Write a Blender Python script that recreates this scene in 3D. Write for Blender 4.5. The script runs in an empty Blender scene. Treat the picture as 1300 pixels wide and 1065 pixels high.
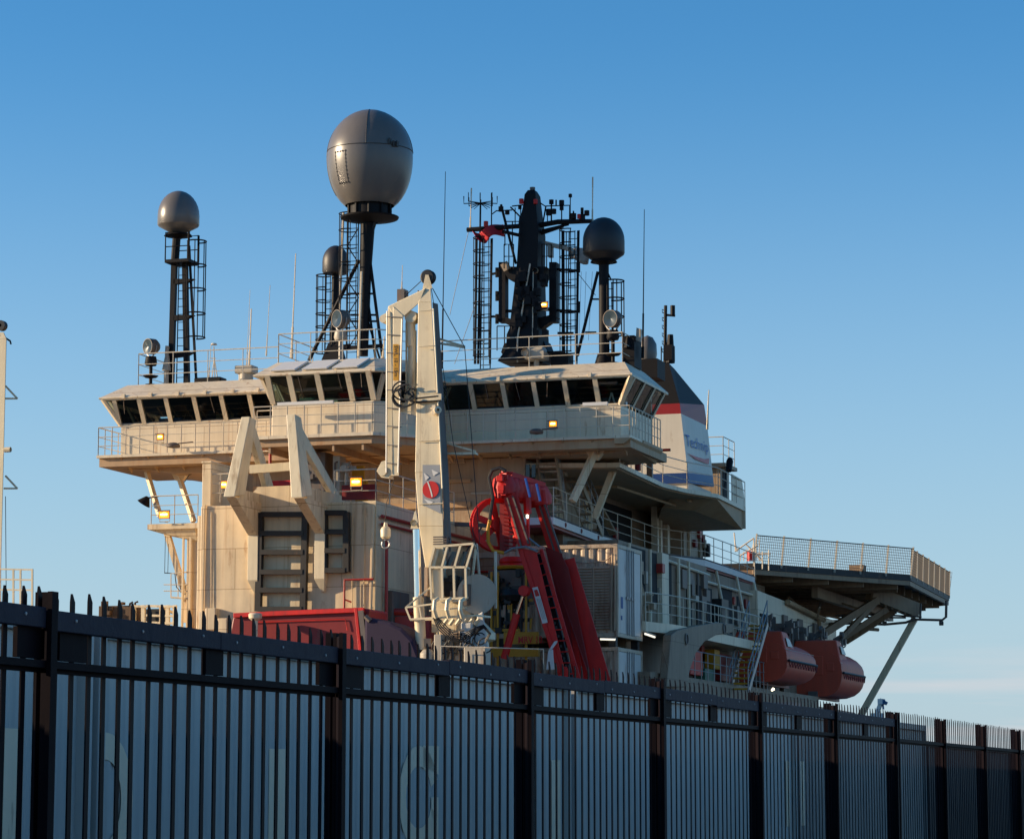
import bpy, math, random
from mathutils import Vector, Matrix
random.seed(7)
# ------------------------------------------------------------------ survey: camera, ship frame (x=starboard, y=forward, z=up)
FP = 3570.0; TH = math.atan(511/FP); AL = math.atan(1150/FP*math.cos(TH))
CR, CF, CZ = 100*math.sin(AL), -100*math.cos(AL), 1.6
def ray(px, py):
    x = (px-650)/FP; y = (487.5-py)/FP
    d = (x, math.cos(TH)-y*math.sin(TH), math.sin(TH)+y*math.cos(TH))
    return (d[0]*math.cos(AL)-d[1]*math.sin(AL), d[0]*math.sin(AL)+d[1]*math.cos(AL), d[2])
def A(px, py, F):      # measured point on an athwartships plane
    d = ray(px, py); t = (F-CF)/d[1]; return Vector((CR+t*d[0], F, CZ+t*d[2]))
def S(px, py, R):      # measured point on a fore-and-aft plane
    d = ray(px, py); t = (R-CR)/d[0]; return Vector((R, CF+t*d[1], CZ+t*d[2]))
def V(*a): return Vector(a)
scene = bpy.context.scene
COL = scene.collection
# ------------------------------------------------------------------ materials
def new_mat(name):
    m = bpy.data.materials.new(name); m.use_nodes = True
    return m, m.node_tree.nodes, m.node_tree.links, m.node_tree.nodes['Principled BSDF']
def paint(name, col, rough=.5, dirt=.35, rust=.0, rcol=(.22,.09,.035), bump=.15, metal=0, sc=1., panel=0, streak=.5, dcol=None, spec=.5):
    m, n, l, b = new_mat(name)
    tc = n.new('ShaderNodeTexCoord')
    big = n.new('ShaderNodeTexNoise'); big.inputs['Scale'].default_value = .7*sc; big.inputs['Detail'].default_value = 8; big.inputs['Roughness'].default_value = .65
    l.new(tc.outputs['Object'], big.inputs['Vector'])
    mp = n.new('ShaderNodeMapping'); mp.inputs['Scale'].default_value = (5*sc, 5*sc, .28*sc); l.new(tc.outputs['Object'], mp.inputs['Vector'])
    st = n.new('ShaderNodeTexNoise'); st.inputs['Scale'].default_value = 1.0; st.inputs['Detail'].default_value = 6; l.new(mp.outputs[0], st.inputs['Vector'])
    mul = n.new('ShaderNodeMath'); mul.operation = 'MULTIPLY'
    r1 = n.new('ShaderNodeMapRange'); r1.inputs[1].default_value = .38; r1.inputs[2].default_value = .68; l.new(big.outputs['Fac'], r1.inputs[0])
    r2 = n.new('ShaderNodeMapRange'); r2.inputs[1].default_value = .35; r2.inputs[2].default_value = .75; l.new(st.outputs['Fac'], r2.inputs[0])
    mixf = n.new('ShaderNodeMix'); mixf.inputs[0].default_value = streak; l.new(r1.outputs[0], mixf.inputs[2]); l.new(r2.outputs[0], mixf.inputs[3])
    l.new(mixf.outputs[0], mul.inputs[0]); mul.inputs[1].default_value = dirt
    c1 = n.new('ShaderNodeMix'); c1.data_type = 'RGBA'; c1.inputs[6].default_value = (*col, 1)
    dc = dcol or tuple(c*.45 for c in col); c1.inputs[7].default_value = (*dc, 1); l.new(mul.outputs[0], c1.inputs[0])
    out = c1.outputs[2]; seamfac = None
    if panel:
        sp = n.new('ShaderNodeSeparateXYZ'); l.new(tc.outputs['Object'], sp.inputs[0]); ad0 = n.new('ShaderNodeMath'); ad0.operation='ADD'; l.new(sp.outputs['X'], ad0.inputs[0]); l.new(sp.outputs['Y'], ad0.inputs[1])
        cb0 = n.new('ShaderNodeCombineXYZ'); l.new(ad0.outputs[0], cb0.inputs[0]); l.new(sp.outputs['Z'], cb0.inputs[1])
        bk = n.new('ShaderNodeTexBrick'); bk.inputs['Scale'].default_value = 1; bk.inputs['Brick Width'].default_value = 1.9; bk.inputs['Row Height'].default_value = 1.35; bk.inputs['Mortar Size'].default_value = .016; bk.inputs['Mortar Smooth'].default_value = .6; bk.offset = .37
        bk.inputs['Color1'].default_value = (1,1,1,1); bk.inputs['Color2'].default_value = (.90,.88,.86,1); bk.inputs['Mortar'].default_value = (.50,.40,.31,1); l.new(cb0.outputs[0], bk.inputs['Vector'])
        mm_ = n.new('ShaderNodeMix'); mm_.data_type='RGBA'; mm_.blend_type='MULTIPLY'; mm_.inputs[0].default_value = .9; l.new(out, mm_.inputs[6]); l.new(bk.outputs['Color'], mm_.inputs[7]); out = mm_.outputs[2]
    if rust >= .3:      # thin rust runs down the plating
        mp3 = n.new('ShaderNodeMapping'); mp3.inputs['Scale'].default_value = (7*sc, 7*sc, .16*sc); l.new(tc.outputs['Object'], mp3.inputs['Vector'])
        n3 = n.new('ShaderNodeTexNoise'); n3.inputs['Scale'].default_value = 1.0; n3.inputs['Detail'].default_value = 3; l.new(mp3.outputs[0], n3.inputs['Vector'])
        m3 = n.new('ShaderNodeMapRange'); m3.inputs[1].default_value = .60; m3.inputs[2].default_value = .74; m3.inputs[4].default_value = .55; l.new(n3.outputs['Fac'], m3.inputs[0])
        c3 = n.new('ShaderNodeMix'); c3.data_type = 'RGBA'; l.new(m3.outputs[0], c3.inputs[0]); l.new(out, c3.inputs[6]); c3.inputs[7].default_value = (rcol[0]*1.1, rcol[1]*1.05, rcol[2], 1); out = c3.outputs[2]
    if rust > 0:
        rn = n.new('ShaderNodeTexNoise'); rn.inputs['Scale'].default_value = 1.0; rn.inputs['Detail'].default_value = 10; rn.inputs['Roughness'].default_value = .7
        mp2 = n.new('ShaderNodeMapping'); mp2.inputs['Scale'].default_value = (2.6*sc, 2.6*sc, .55*sc); mp2.inputs['Location'].default_value = (3.1, 7.7, 1.3)
        l.new(tc.outputs['Object'], mp2.inputs['Vector']); l.new(mp2.outputs[0], rn.inputs['Vector'])
        rr = n.new('ShaderNodeMapRange'); rr.inputs[1].default_value = .66-rust*.22; rr.inputs[2].default_value = .76-rust*.12; rr.inputs[4].default_value = .85; l.new(rn.outputs['Fac'], rr.inputs[0])
        c2 = n.new('ShaderNodeMix'); c2.data_type = 'RGBA'; l.new(rr.outputs[0], c2.inputs[0]); l.new(out, c2.inputs[6]); c2.inputs[7].default_value = (*rcol, 1); out = c2.outputs[2]
    l.new(out, b.inputs['Base Color'])
    b.inputs['Roughness'].default_value = rough; b.inputs['Metallic'].default_value = metal; b.inputs['Specular IOR Level'].default_value = spec
    if bump:
        bp = n.new('ShaderNodeBump'); bp.inputs['Strength'].default_value = bump; bp.inputs['Distance'].default_value = .05
        h = big.outputs['Fac']
        if panel:   # plate seams and frames showing through the plating
            w = n.new('ShaderNodeTexWave'); w.wave_type = 'BANDS'; w.bands_direction = 'DIAGONAL'; w.wave_profile = 'SIN'
            w.bands_direction = 'X'; w.inputs['Scale'].default_value = panel; w.inputs['Distortion'].default_value = .6; w.inputs['Detail'].default_value = 0
            l.new(tc.outputs['Object'], w.inputs['Vector'])
            ad = n.new('ShaderNodeMath'); ad.operation = 'MULTIPLY_ADD'; ad.inputs[1].default_value = .35; l.new(w.outputs['Fac'], ad.inputs[0]); l.new(big.outputs['Fac'], ad.inputs[2]); h = ad.outputs[0]
        l.new(h, bp.inputs['Height']); l.new(bp.outputs[0], b.inputs['Normal'])
    return m
def glow(name, col, k):
    m, n, l, b = new_mat(name); b.inputs['Base Color'].default_value = (*col, 1)
    b.inputs['Emission Color'].default_value = (*col, 1); b.inputs['Emission Strength'].default_value = k; return m
M = {}
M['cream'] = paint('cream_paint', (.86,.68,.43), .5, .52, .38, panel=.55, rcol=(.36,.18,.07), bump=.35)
M['cream2'] = paint('cream_shade_side_paint', (.46,.34,.22), .55, .6, .5, panel=.45, rcol=(.26,.13,.06), bump=.3)  # same cream as above, base colour darkened to carry the shade on these walls
M['cream3'] = paint('grimy_shaded_cream_paint', (.30,.215,.14), .6, .7, .6, panel=.45, rcol=(.16,.08,.04), bump=.3)  # cream with grime, base colour lowered further to paint in shade
M['white'] = paint('white_trim_paint', (.85,.71,.50), .45, .42, .3, rcol=(.40,.22,.1), bump=.2, panel=.4)
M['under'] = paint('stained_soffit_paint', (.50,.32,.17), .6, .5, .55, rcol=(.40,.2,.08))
M['crane'] = paint('crane_cream_paint', (.82,.69,.46), .42, .48, .32, rcol=(.30,.17,.07), bump=.15)
M['railp'] = paint('rail_paint', (.66,.57,.43), .5, .3, .35, sc=3, bump=0)
M['black'] = paint('black_mast_paint', (.006,.0055,.007), .6, .5, 0, dcol=(.016,.012,.011), bump=.05, spec=.2)
M['deck'] = paint('deck_paint', (.16,.10,.07), .7, .5, .3)
M['domeg'] = paint('grey_dome_gelcoat', (.15,.135,.12), .33, .45, 0, dcol=(.10,.088,.078), bump=.04)
M['domed'] = paint('dark_dome_gelcoat', (.024,.021,.021), .5, .5, 0, dcol=(.015,.013,.013), bump=.04)
M['seam'] = paint('seam_sealant', (.05,.045,.04), .6, .3, 0, bump=0)
M['red'] = paint('red_machine_paint', (.78,.012,.006), .5, .7, .2, dcol=(.25,.01,.012), rcol=(.12,.03,.02), bump=.08)
M['redd'] = paint('dull_red_paint', (.24,.008,.008), .5, .5, .25, rcol=(.1,.04,.03))
M['pipe'] = paint('fire_main_red', (.42,.03,.02), .45, .4, .2, bump=0)
M['orange'] = paint('lifeboat_orange', (.66,.075,.03), .5, .6, .2, dcol=(.42,.06,.03), rcol=(.2,.05,.03), bump=.06, streak=.7)
M['yellow'] = paint('yellow_paint', (.62,.30,.012), .5, .5, .2)
M['steel'] = paint('galvanised_steel', (.32,.32,.32), .45, .5, .2, metal=.5, bump=0)
M['chrome'] = paint('polished_rod', (.8,.8,.78), .12, .1, 0, metal=1, bump=0)
M['rubber'] = paint('black_rubber', (.012,.012,.013), .5, .3, 0, bump=0)
M['grey'] = paint('grey_machinery', (.15,.12,.10), .55, .6, .4)
M['greyl'] = paint('pale_grey_machinery', (.46,.40,.31), .5, .5, .3)
M['wood'] = paint('weathered_timber', (.13,.075,.04), .8, .7, 0, sc=3)
M['boxw'] = paint('container_pale_paint', (.60,.47,.33), .5, .55, .55, rcol=(.2,.09,.05), sc=1.3)
M['doorw'] = paint('container_door_white', (.64,.61,.56), .45, .5, .35, rcol=(.25,.12,.07))
M['dark'] = paint('dark_interior_and_shade', (.012,.011,.011), .8, .3, 0, bump=0)
M['louvre'] = paint('louvre_paint', (.48,.34,.22), .6, .5, .5)
M['funblack'] = paint('funnel_black', (.005,.005,.007), .6, .4, 0, dcol=(.008,.008,.010), bump=.08, spec=.25)
M['funred'] = paint('funnel_red', (.30,.010,.014), .45, .3, 0, bump=.05)
M['funwhite'] = paint('funnel_white', (.68,.62,.51), .45, .3, .08, rcol=(.4,.3,.2), bump=.05)
M['funblue'] = paint('funnel_blue', (.010,.05,.19), .42, .3, 0, bump=.05)
M['logoblue'] = paint('logo_blue', (.01,.08,.36), .45, .2, 0, bump=0)
M['purple'] = paint('purple_tarpaulin', (.025,.014,.042), .85, .4, 0, bump=.3)
M['green'] = paint('green_bin', (.03,.15,.10), .5, .4, 0)
M['fence'] = paint('navy_fence_steel', (.006,.004,.0065), .55, .6, 0, dcol=(.009,.006,.007), bump=.05, sc=3, spec=.06)
M['board'] = paint('navy_stained_board', (.013,.010,.020), .65, .8, 0, dcol=(.024,.019,.034), bump=.3, sc=4, spec=.25)
M['post'] = paint('brown_black_post', (.006,.004,.006), .6, .7, 0, dcol=(.012,.007,.009), bump=.1, sc=3, spec=.05)
M['cont'] = paint('blue_grey_container', (.50,.475,.43), .55, .6, .12, rcol=(.38,.34,.28), dcol=(.36,.345,.32), sc=1.2, streak=.8)
M['letter'] = paint('cream_lettering', (1.0,.74,.50), .6, .25, .1, bump=0)
M['cont2b'] = paint('dull_blue_grey_container', (.30,.28,.25), .5, .6, .2, dcol=(.07,.085,.10), sc=1.2, streak=.8)
M['cont2'] = paint('brown_container', (.06,.045,.04), .6, .5, .3)
M['asphalt'] = paint('quay_concrete', (.30,.25,.19), .9, .5, 0, streak=0, bump=.4)
M['hullp'] = paint('hull_dark_blue', (.02,.03,.07), .45, .5, .3)
M['signw'] = paint('sign_white', (.70,.68,.64), .5, .2, 0, bump=0)
M['signg'] = paint('sign_grey', (.32,.33,.34), .5, .2, 0, bump=0)
M['logored'] = paint('logo_red', (.60,.02,.012), .4, .2, 0, bump=0)
M['rungs'] = paint('black_fender_frame', (.012,.011,.010), .6, .5, .1, dcol=(.05,.035,.025))
M['flag'] = paint('red_flag_cloth', (.50,.02,.03), .8, .2, 0, bump=0)
M['flagp'] = paint('pale_flag_cloth', (.55,.50,.44), .8, .2, 0, bump=0)
M['bluec'] = paint('distant_crane_blue', (.04,.13,.25), .6, .2, 0, bump=0)
M['helid'] = paint('helideck_dark_steel', (.020,.017,.016), .6, .5, .35, rcol=(.14,.07,.035))
M['helib'] = paint('helideck_beam_rusty', (.36,.23,.13), .6, .6, .6, rcol=(.16,.08,.04))
M['screen'] = paint('green_console', (.02,.10,.07), .6, .3, 0, bump=0)
M['bluebox'] = paint('blue_equipment', (.05,.12,.30), .6, .3, 0, bump=0)
M['lamp'] = glow('amber_lamp', (1.0,.30,.015), 1.0)
M['bulb'] = glow('hot_bulb', (1.0,.72,.25), 6)
M['lampw'] = glow('white_lamp', (1.0,.86,.6), 3)
M['lampr'] = glow('red_lamp', (.25,.006,.004), .1)
def glass():
    m, n, l, b = new_mat('bridge_glass')
    n.remove(b); o = n['Material Output']
    t = n.new('ShaderNodeBsdfTransparent'); t.inputs[0].default_value = (.50,.60,.58,1)
    g = n.new('ShaderNodeBsdfGlossy'); g.inputs['Roughness'].default_value = .03
    f = n.new('ShaderNodeFresnel'); f.inputs[0].default_value = 1.5
    mx = n.new('ShaderNodeMixShader'); l.new(f.outputs[0], mx.inputs[0]); l.new(t.outputs[0], mx.inputs[1]); l.new(g.outputs[0], mx.inputs[2]); l.new(mx.outputs[0], o.inputs[0])
    return m
M['glass'] = glass()
def lens():
    m, n, l, b = new_mat('searchlight_lens'); b.inputs['Base Color'].default_value = (.03,.045,.055,1); b.inputs['Roughness'].default_value = .15; b.inputs['Metallic'].default_value = .2; return m
M['lens'] = lens()
def netmat():
    # woven wire mesh: the wires are solid, the holes are open
    m, n, l, b = new_mat('wire_mesh'); b.inputs['Base Color'].default_value = (.03,.027,.025,1); b.inputs['Roughness'].default_value = .7
    return m
M['net'] = netmat()
# ------------------------------------------------------------------ mesh builder
SPLIT = {'pump_group','head_fittings','column_fittings','wall_gear','stay_wire','sheave_arm','platform_railing','stanchion_pipe','red_handrail','navigation_light','platform_bracket','eave_lug','wing_underside','starboard_wing_strut','port_wing_strut','red_lantern','cross_plate','deck_pillar','roof_panel','chrome_rod','rating_text','container_spacer','green_console','blue_console','aft_hatch','gas_bottles','guide_groove','corner_post','emblem_flecks','electrical_cabinet','drain_pipe','junction_box','marking','fall_hook','cylinder_barrel','pedestal','wall_fittings','fairlead_ring','ladder_stub','pivot_boss','truss_strut','side_plate','conduit','door_placard','control_box','jib_sheave_plate','bolt','stringer','wall_stringer','dome_tie'}
class MB:
    def __init__(s): s.v = []; s.f = []; s.smooth = []
    def add(s, vs, fs, sm=False):
        o = len(s.v); s.v += [Vector(p) for p in vs]; s.f += [tuple(i+o for i in q) for q in fs]; s.smooth += [sm]*len(fs); return s
    def box(s, x0, x1, y0, y1, z0, z1):
        s.add([(x,y,z) for z in (z0,z1) for y in (y0,y1) for x in (x0,x1)], [(0,2,3,1),(4,5,7,6),(0,1,5,4),(2,6,7,3),(0,4,6,2),(1,3,7,5)]); return s
    def beam(s, p, q, w, h, up=(0,0,1)):      # rectangular bar from p to q
        p, q = Vector(p), Vector(q); d = (q-p).normalized(); u = Vector(up)
        if abs(d.dot(u)) > .98: u = Vector((0,1,0))
        a = d.cross(u).normalized()*w/2; b = a.cross(d).normalized()*h/2
        vs = [e+i*a+j*b for e in (p,q) for i,j in ((-1,-1),(1,-1),(1,1),(-1,1))]
        s.add(vs, [(3,2,1,0),(4,5,6,7),(0,1,5,4),(1,2,6,5),(2,3,7,6),(3,0,4,7)]); return s
    def taper(s, p, q, w0, h0, w1, h1, up=(0,1,0)):
        p, q = Vector(p), Vector(q); d = (q-p).normalized(); u = Vector(up); a = d.cross(u).normalized(); b = a.cross(d).normalized()
        vs = [p+i*a*w0/2+j*b*h0/2 for i,j in ((-1,-1),(1,-1),(1,1),(-1,1))]+[q+i*a*w1/2+j*b*h1/2 for i,j in ((-1,-1),(1,-1),(1,1),(-1,1))]
        s.add(vs, [(3,2,1,0),(4,5,6,7),(0,1,5,4),(1,2,6,5),(2,3,7,6),(3,0,4,7)]); return s
    def tube(s, pts, r, n=6, cap=True):
        pts = [Vector(p) for p in pts]
        if not isinstance(r, (list, tuple)): r = [r]*len(pts)
        rings = []; prev = None
        for i, p in enumerate(pts):
            d = (pts[min(i+1,len(pts)-1)]-pts[max(i-1,0)])
            d = d.normalized() if d.length > 1e-9 else Vector((0,0,1))
            if prev is None: a = d.cross(Vector((0,0,1)) if abs(d.z) < .9 else Vector((0,1,0))).normalized()
            else: a = (prev-d*prev.dot(d)).normalized()
            prev = a; b = d.cross(a)
            rings.append([p+(a*math.cos(2*math.pi*k/n)+b*math.sin(2*math.pi*k/n))*r[i] for k in range(n)])
        vs = [x for g in rings for x in g]; fs = []
        for i in range(len(pts)-1):
            for k in range(n): fs.append((i*n+k, i*n+(k+1)%n, (i+1)*n+(k+1)%n, (i+1)*n+k))
        s.add(vs, fs, True)
        if cap: s.add(rings[0], [tuple(range(n-1,-1,-1))]); s.add(rings[-1], [tuple(range(n))])
        return s
    def lathe(s, c, prof, n=24, axis=(0,0,1), sm=True):     # prof: list of (radius, height along axis)
        c = Vector(c); w = Vector(axis).normalized(); u = w.cross(Vector((0,0,1)) if abs(w.z) < .9 else Vector((1,0,0))).normalized(); v = w.cross(u)
        vs = []; fs = []
        for (r, h) in prof:
            for k in range(n):
                t = 2*math.pi*k/n; vs.append(c+w*h+(u*math.cos(t)+v*math.sin(t))*max(r,1e-4))
        for i in range(len(prof)-1):
            for k in range(n): fs.append((i*n+k, i*n+(k+1)%n, (i+1)*n+(k+1)%n, (i+1)*n+k))
        s.add(vs, fs, sm); return s
    def prism(s, pts, off):     # closed polygon pushed along a vector
        pts = [Vector(p) for p in pts]; off = Vector(off); n = len(pts)
        s.add(pts+[p+off for p in pts], [tuple(range(n)), tuple(range(2*n-1,n-1,-1))]+[(i,n+i,n+(i+1)%n,(i+1)%n) for i in range(n)]); return s
    def slab(s, poly, z0, z1):  # plan polygon
        return s.prism([(x,y,z0) for x,y in poly], (0,0,z1-z0))
    def arc(s, c, R, r, a0=0, a1=360, n=16, axis=(0,0,1), tn=5):
        c = Vector(c); w = Vector(axis).normalized(); u = w.cross(Vector((0,0,1)) if abs(w.z) < .9 else Vector((1,0,0))).normalized(); v = w.cross(u)
        pts = [c+(u*math.cos(math.radians(a0+(a1-a0)*k/n))+v*math.sin(math.radians(a0+(a1-a0)*k/n)))*R for k in range(n+1)]
        return s.tube(pts, r, tn, cap=abs(a1-a0) < 359)
    def hex(s, a, b):           # two quads joined
        s.add(list(a)+list(b), [(3,2,1,0),(4,5,6,7),(0,1,5,4),(1,2,6,5),(2,3,7,6),(3,0,4,7)]); return s
    def build(s, name, mat, parent=None, base=None, bevel=0):
        if parent is not None: base = Vector(parent['_b'])
        if name in SPLIT:       # each separate piece becomes a mesh of its own
            par = list(range(len(s.v)))
            def find(i):
                while par[i] != i: par[i] = par[par[i]]; i = par[i]
                return i
            seen = {}
            for i, v in enumerate(s.v):
                k = (round(v.x,4), round(v.y,4), round(v.z,4)); j = seen.setdefault(k, i); par[find(i)] = find(j)
            for q in s.f:
                for i in q[1:]: par[find(i)] = find(q[0])
            groups = {}
            for fi, q in enumerate(s.f): groups.setdefault(find(q[0]), []).append(fi)
            if len(groups) > 1:
                SPLIT.discard(name)
                for fl in groups.values():
                    p = MB(); ids = sorted({i for fi in fl for i in s.f[fi]}); mp = {i:k for k,i in enumerate(ids)}
                    p.v = [s.v[i] for i in ids]; p.f = [tuple(mp[i] for i in s.f[fi]) for fi in fl]; p.smooth = [s.smooth[fi] for fi in fl]
                    o = p.build(name, mat, parent, base, bevel)
                SPLIT.add(name); return o
        if base is None: base = Vector((0,0,0))
        me = bpy.data.meshes.new(name); me.from_pydata([v-base for v in s.v], [], s.f)
        me.polygons.foreach_set('use_smooth', s.smooth); me.update()
        import bmesh
        bm = bmesh.new(); bm.from_mesh(me); bmesh.ops.recalc_face_normals(bm, faces=bm.faces); 
        for e_ in bm.edges:
            if len(e_.link_faces) == 2 and e_.calc_face_angle(0) > .6: e_.smooth = False
        bm.to_mesh(me); bm.free()
        me.materials.append(M[mat]); o = bpy.data.objects.new(name, me); COL.objects.link(o)
        if parent is not None: o.parent = parent
        else: place(o, base)
        o['_b'] = tuple(base)
        if bevel:
            b = o.modifiers.new('bevel', 'BEVEL'); b.width = bevel; b.segments = 2; b.limit_method = 'ANGLE'; b.angle_limit = math.radians(35)
        return o
def sub(name, mb, mat, part, bevel=0):      # a part of a part
    o = mb.build(name, mat, part, bevel=bevel); return o
def place(o, base):
    o.location = Vector((0,100,0))+Matrix.Rotation(-AL, 3, 'Z') @ Vector(base); o.rotation_euler = (0,0,-AL)
def thing(name, label, cat, base, group=None):
    o = bpy.data.objects.new(name, None); o.empty_display_size = .3; COL.objects.link(o); place(o, base)
    o['_b'] = tuple(base); o['label'] = label; o['category'] = cat
    if group: o['group'] = group
    return o
def tag(o, label, cat, group=None):
    o['label'] = label; o['category'] = cat
    if group: o['group'] = group
    return o
def struct(o): o['kind'] = 'structure'; return o
def rail(name, pts, parent, h=1.03, n=None, mat='railp', bars=(1,.66,.33), r=.022, step=1.25):
    m = MB(); pts = [Vector(p) for p in pts]
    for b in bars: m.tube([p+Vector((0,0,h*b)) for p in pts], r if b == 1 else r*.7, 5)
    for a, b in zip(pts[:-1], pts[1:]):
        k = max(1, round((b-a).length/step))
        for i in range(k+1):
            q = a.lerp(b, i/k); m.tube([q, q+Vector((0,0,h))], r*.85, 5)
    return m.build(name, mat, parent)
def ladder(m, p, q, w=.42, side=(1,0,0), pitch=.3, r=.018):
    p, q, sd = Vector(p), Vector(q), Vector(side).normalized()*w/2
    m.tube([p-sd, q-sd], r*1.3, 5); m.tube([p+sd, q+sd], r*1.3, 5)
    k = int((q-p).length/pitch)
    for i in range(1, k): c = p.lerp(q, i/k); m.tube([c-sd, c+sd], r*.8, 4)
def cage(m, c, z0, z1, R=.37, hoops=None, r=.02, back=(0,1,0), nv=5):
    c = Vector(c); bd = math.degrees(math.atan2(back[1], back[0]))
    k = hoops or max(2, int((z1-z0)/.8))
    for i in range(k+1):
        z = z0+(z1-z0)*i/k
        pts = [V(c.x+R*math.cos(math.radians(bd+t)), c.y+R*math.sin(math.radians(bd+t)), z) for t in range(55, 306, 25)]
        m.tube(pts, r*1.3, 4)
    for i in range(nv):
        t = math.radians(bd+60+240*i/(nv-1)); p = V(c.x+R*math.cos(t), c.y+R*math.sin(t), z0); m.tube([p, V(p.x,p.y,z1)], r, 4)
# ================================================================== SHIP
SH = thing('offshore_support_ship', 'large cream and white offshore support ship moored behind the fence, stern towards the viewer', 'ship', (-5.6,0,0))
DK = 3.2
# hull
m = MB(); hw = 10.6; cx = -5.6
secs = [(-42,.92),(-38,1),(24,1),(42,.93),(56,.7),(66,.35),(72,.02)]
vs = []; fs = []
for y, k in secs:
    zt = DK if y < 12 else 5.2
    for x, z in ((-k*hw, zt), (-k*hw*.97, .5), (-k*hw*.7, -3), (k*hw*.7, -3), (k*hw*.97, .5), (k*hw, zt)): vs.append((cx+x, y, z))
for i in range(len(secs)-1):
    for j in range(5): fs.append((i*6+j, i*6+j+1, i*6+6+j+1, i*6+6+j))
fs += [(0,1,2,3,4,5), tuple(range(len(vs)-1, len(vs)-7, -1))]
m.add(vs, fs); m.build('hull', 'hullp', SH)
m = MB(); m.slab([(cx-hw*.98,-41),(cx+hw*.98,-41),(cx+hw*.98,20),(cx+4,46),(cx-4,46),(cx-hw*.98,20)], DK-.2, DK+.02); m.build('main_deck', 'deck', SH)
# aft block with lit walls
BT = 10.9; bx0 = A(255,650,-9).x; bx1 = A(478,650,-9).x
m = MB(); m.slab([(bx0,-9),(bx1,-9),(bx1,1.0),(bx0,1.0)], DK, BT)
m.box(bx0-.16, bx0, -8.9, 1, DK, BT-.3)
blk = m.build('aft_deckhouse', 'cream', SH, bevel=.03)
# stiffeners, pipes and seams on the block wall
m = MB()
for px, y0, y1, r in ((260,641,776,.045),(430,640,790,.0),(447,640,790,.02),(462,640,790,.02)):
    if r: m.tube([A(px,y0,-9.06), A(px-3 if px==260 else px,y1,-9.06)], r, 6)
m.tube([A(474,642,-9.1), A(470,790,-9.1)], .06, 6)
m.tube([A(268,650,-9.04), A(268,775,-9.04)], .015, 4)
sub('wall_pipe', m, 'cream', blk)
# side tower (left end) with dark gap
tz = A(262,588,-9).z
m = MB(); m.box(bx0+.02, A(268,590,-9).x, -8.98, -6.6, BT, tz); m.box(bx0-.0, A(268,590,-9).x+.02, -9.02, -6.5, tz, tz+.07)
m.build('vent_tower', 'cream', SH, bevel=.02)
m = MB(); d0 = A(273,590,-6.5); d1 = A(290,590,-6.5); m.box(d0.x, d1.x+.3, -6.6, -5, BT, tz); m.build('locker', 'under', SH)
m = MB(); m.box(d0.x+.05, d0.x+.5, -6.63, -6.6, BT+.15, BT+1.5); m.build('dark_doorway', 'dark', SH)
# centre parapet between the struts
m = MB(); m.prism([A(300,650,-9.03), A(327,618,-9.03), A(373,616,-9.03), A(410,650,-9.03)], (0,.12,0)); m.build('parapet', 'cream', SH)
# main superstructure
WX = .2
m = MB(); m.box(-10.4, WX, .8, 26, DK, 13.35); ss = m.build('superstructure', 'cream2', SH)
# horizontal stringers and side features of the shaded recess wall
m = MB()
for z in (12.05, 11.1, 8.4): m.box(bx1+.0, WX+.04, .74, .80, z, z+.09)
m.box(bx1, WX, .70, .8, 9.75, 9.95)
sub('stringer', m, 'greyl', ss)
m = MB()
for z in (9.25, 8.95): m.tube([V(bx1+.1,.66,z), V(WX-.2,.66,z)], .05, 6)
m.tube([V(bx1+.12,-8.8,10.4), V(bx1+.12,.6,10.4)], .06, 6); m.tube([V(bx1+.12,-8.8,10.15), V(bx1+.12,.6,10.15)], .045, 6)
m.tube([V(bx1+.14,-8.4,10.2), V(bx1+.14,-8.4,6.0)], .06, 6); m.tube([V(bx1+.14,-8.7,6.9), V(bx1+.14,-8.1,6.9)], .06, 6)
m.build('fire_main', 'pipe', SH)
m = MB(); m.box(bx1+.02, bx1+.3, -8.2, -6.6, 6.6, 8.0); m.box(bx1+.02, bx1+.25, -6.2, -5.2, 5.2, 6.2); m.build('electrical_cabinet', 'grey', SH, bevel=.02)
m = MB(); m.tube([V(bx1+.1,-4,DK), V(bx1+.1,-4,10.9)], .05); m.tube([V(bx1+.1,-2.2,DK), V(bx1+.1,-2.2,10.9)], .07); m.build('drain_pipe', 'cream2', SH)
# --- recess under the bridge: machinery, red box, pipes
m = MB(); m.box(A(343,560,.7).x, bx1, .68, .78, 11.6, 11.8); m.box(-10.4, bx1, .68, .78, 12.5, 12.62); m.build('wall_stringer', 'under', SH)
def clutter(m, x0, x1, y0, y1, z0, z1, n, s=.25):
    for i in range(n):
        x = random.uniform(x0,x1); y = random.uniform(y0,y1); z = random.uniform(z0,z1); a = random.uniform(.3,1)*s; b = random.uniform(.3,1)*s; c = random.uniform(.3,1)*s
        if random.random() < .6: m.box(x-a,x+a,y-b,y+b,max(z0,z-c),z+c)
        else: m.tube([(x,y,z0),(x+a*.3,y,z),(x+a,y+b,z+c*.5)], .04, 5)
m = MB(); p = A(392,600,-3); q = A(415,600,-3); m.box(p.x, q.x, -3.2,-2.4, BT, A(400,575,-3).z); clutter(m, p.x-.1, q.x+.5, -3.5, -3.1, BT, A(400,578,-3).z, 16, .16)
o = m.build('air_compressor', 'grey', None, V((p.x+q.x)/2,-2.8,BT)); tag(o, 'blue-grey compressor unit on the deckhouse roof behind the right cream brace', 'machine')
m = MB(); p = A(424,600,-3); q = A(448,600,-3); m.box(p.x, p.x+.25, -3.1,-2.5, BT, A(400,580,-3).z); m.box(p.x+.05, p.x+.2, -3.13, -3.1, BT+.9, BT+1.3)
clutter(m, p.x+.3, q.x, -3.2, -2.6, BT, A(400,586,-3).z, 26, .14)
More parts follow.
